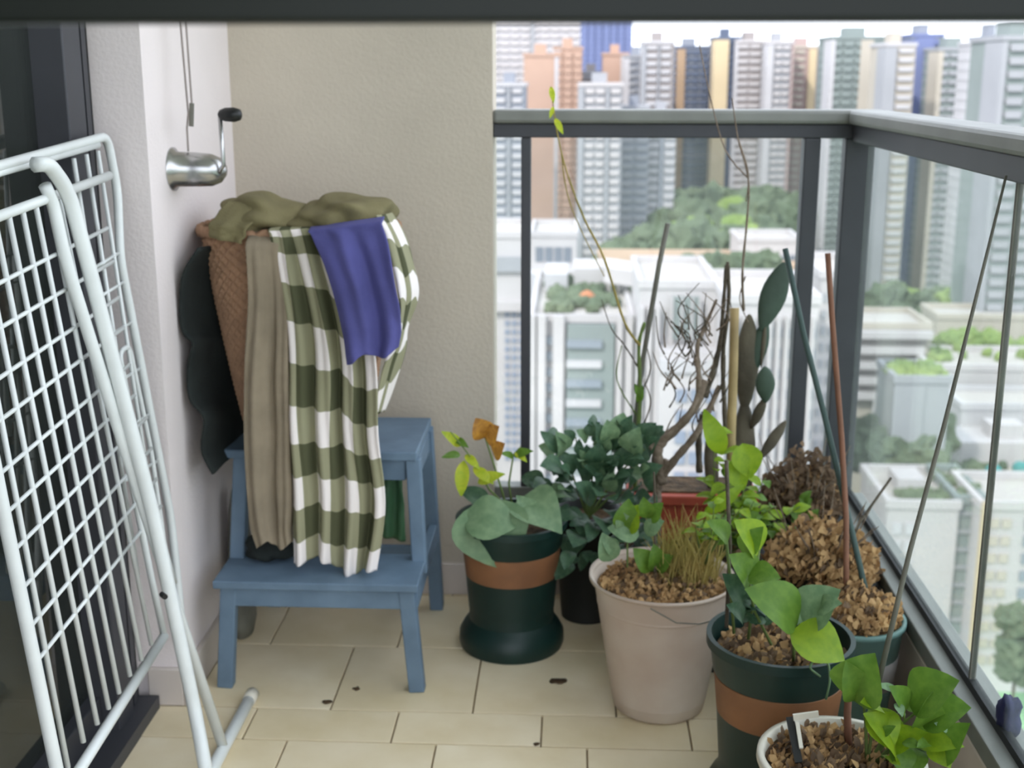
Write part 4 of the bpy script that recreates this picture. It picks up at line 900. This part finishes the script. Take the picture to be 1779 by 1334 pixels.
# pot E: teal pot with dry leaves beside the curb
Ec = Vector((.546, 2.255, 0)); rE = empty('potted_plant', (Ec.x, Ec.y, 0), 'pale teal tapered pot heaped with dry brown leaves beside the right curb', 'plant'); HE = .285
pe = MB().lathe((Ec.x, Ec.y, 0), [(0, .002), (.062, 0), (.066, .005), (.094, HE-.012), (.099, HE-.010), (.099, HE), (.091, HE), (.082, .2)], 44).build('pot', 'teal_pot', rE, smooth=True)
MB().lathe((Ec.x, Ec.y, 0), [(.0815, .155), (.0835, .156), (.0895, .215), (.0875, .216)], 44).build('label_band', 'label_band', pe, smooth=True)
soil(rE, Ec, .089, HE-.01, 'soil_light', .004); litter(rE, Ec, .09, .09, HE-.008, 1100, .014, 'dry', rd, .05); litter(rE, Ec, .085, .085, HE-.008, 350, .014, 'dry_dark', rd, .05)
# pot F and K: dry clumps further back
for (c, hh, lab, nn, rr, mm) in ((Vector((.55, 2.85, 0)), .28, 'brown pot with a withered dark brown clump in the railing corner', 700, .095, 'dry_dark'), (Vector((.533, 2.50, 0)), .27, 'middle brown pot of curled dry leaves between lime plant and teal pot', 900, .115, 'dry')):
    r = empty('potted_plant', (c.x, c.y, 0), lab, 'plant')
    MB().lathe(c, [(.065, 0), (rr*.95, hh-.02), (rr, hh-.02), (rr, hh), (rr*.9, hh), (.07, .1)], 36).build('pot', 'dark_pot', r, smooth=True); soil(r, c, rr*.89, hh-.012)
    litter(r, c, rr*1.02, rr*1.0, hh, nn*2, .016, mm, rd, .09 if mm == 'dry' else .12); litter(r, c, rr*.9, rr*.9, hh, 260, .022, 'dry_dark' if mm == 'dry' else 'dry', rd, .09)
    for i in range(16):
        a = rd.uniform(0, 6.28); p = c+Vector((.04*math.cos(a), .04*math.sin(a), hh)); MB().tube([p, p+Vector((.03*math.cos(a), .03*math.sin(a), .08)), p+Vector((.07*math.cos(a), .05*math.sin(a), rd.uniform(.10, .19)))], [.002, .0015, .0008], 5).build('stem', 'bark', r)
    if mm == 'dry_dark':
        for i in range(10): p = Q(rd.uniform(1385, 1420), rd.uniform(870, 930), 2.74); leaf(r, 'oval', 'leaf_mid', p, p+Vector((rd.uniform(-.03, .03), -.01, rd.uniform(.01, .04))), (0, -.9, .4))
# pot D: frontmost white pot
Dc = Vector((.425, 1.765, 0)); rD = empty('potted_plant', (Dc.x, Dc.y, 0), 'frontmost glossy white pot cut by the bottom edge, with a bright green bush', 'plant'); HD = .268
MB().lathe((Dc.x, Dc.y, 0), [(0, .002), (.085, 0), (.095, .008), (.122, .16), (.124, HD-.02), (.130, HD-.01), (.129, HD), (.119, HD), (.112, .2)], 52).build('pot', 'white_gloss', rD, smooth=True)
soil(rD, Dc, .117, HD-.018); litter(rD, Dc, .11, .11, HD-.015, 800, .012, 'dry', rd, .02); litter(rD, Dc, .11, .11, HD-.015, 200, .018, 'dry_dark', rd, .02)
a1, a2 = Q(1372, 1246, 1.80), Q(1388, 1325, 1.735)
MB().beam(a1, a2, .012, .004, (0, 1, 0)).build('label_stick', 'black_plastic', rD); MB().beam(Q(1378, 1246, 1.79), Q(1422, 1240, 1.79), .010, .004, (0, 1, 0)).build('label_stick', 'white_gloss', rD)
MB().beam(Q(1385, 1255, 1.785), Q(1392, 1300, 1.75), .006, .004, (0, 1, 0)).build('label_stick', 'white_gloss', rD)
basep = Dc+Vector((.04, 0, HD-.02))
for q in ((1510, 1230, 1555, 1300, 'leaf_lime', 'broad'), (1560, 1310, 1520, 1240, 'leaf_lime', 'oval'), (1570, 1240, 1560, 1195, 'leaf_mid', 'oval'), (1580, 1225, 1655, 1180, 'leaf_mid', 'broad'), (1600, 1250, 1678, 1225, 'leaf_mid', 'broad'), (1590, 1290, 1670, 1290, 'leaf_lime', 'oval'), (1590, 1300, 1585, 1345, 'leaf_mid', 'broad'), (1560, 1290, 1570, 1345, 'leaf_mid', 'broad'), (1620, 1290, 1650, 1330, 'leaf_lime', 'broad'), (1480, 1215, 1512, 1145, 'leaf_mid', 'broad'), (1490, 1215, 1478, 1160, 'leaf_mid', 'oval'), (1530, 1230, 1505, 1215, 'leaf_lime', 'oval'), (1600, 1270, 1625, 1215, 'leaf_mid', 'oval'), (1545, 1300, 1600, 1270, 'leaf_lime', 'oval'), (1630, 1320, 1672, 1260, 'leaf_mid', 'oval'), (1560, 1215, 1535, 1185, 'leaf_soft', 'slim')):
    leaf(rD, q[5], q[4], Q(q[0], q[1], 1.74), Q(q[2], q[3], 1.70), (rd.uniform(-.3, .3), -.6, .8), 1.0)
for tp in ((1520, 1240), (1570, 1240), (1600, 1230), (1620, 1260), (1500, 1215), (1600, 1290), (1650, 1290)):
    t0 = Q(tp[0], tp[1], 1.74); MB().tube([basep, (basep+t0)/2+Vector((0, 0, .015)), t0], [.003, .0025, .0018], 6).build('stem', 'stem_green', rD)
for i in range(26):
    p = Q(rd.uniform(1525, 1660), rd.uniform(1200, 1330), 1.74+rd.uniform(-.04, .03)); leaf(rD, 'oval', rd.choice(('leaf_mid', 'leaf_lime', 'leaf_soft')), p, p+Vector((rd.uniform(-.035, .035), rd.uniform(-.03, .01), rd.uniform(-.01, .03))), (rd.uniform(-.3, .3), -.5, .8))
# navy ribbon tied on the side rail
c = Q(1752, 1300, atP(1752, 1300, XR+.05, 0).y)
b = MB(); b.blob((XR+.045, c.y, .315), .018, .022, .032, 3, .25, 2, 3)
tag(b.build('ribbon_knot', 'navy_cloth', smooth=True), 'small navy blue cloth knot on the side rail at the lower right corner', 'cloth')
# fallen bits on the tiles
for i, (px, py, lab, s) in enumerate(((568, 1221, 'dark fallen leaf scrap on the tiles right of the drying rack foot', .010), (620, 1198, 'dark fallen leaf scrap nearest the front right stool leg', .008), (970, 1185, 'brown fallen leaf on the tiles between green pot and white bucket', .016), (932, 1295, 'tiny black crumb on the tiles at the bottom centre', .006))):
    p = atZ(px, py, .0); b = MB(); b.blob((p.x, p.y, .003), s, s*.7, .003, 2, .4, 2.5, i)
    tag(b.build('leaf_scrap', 'soil', smooth=True), lab, 'leaf')
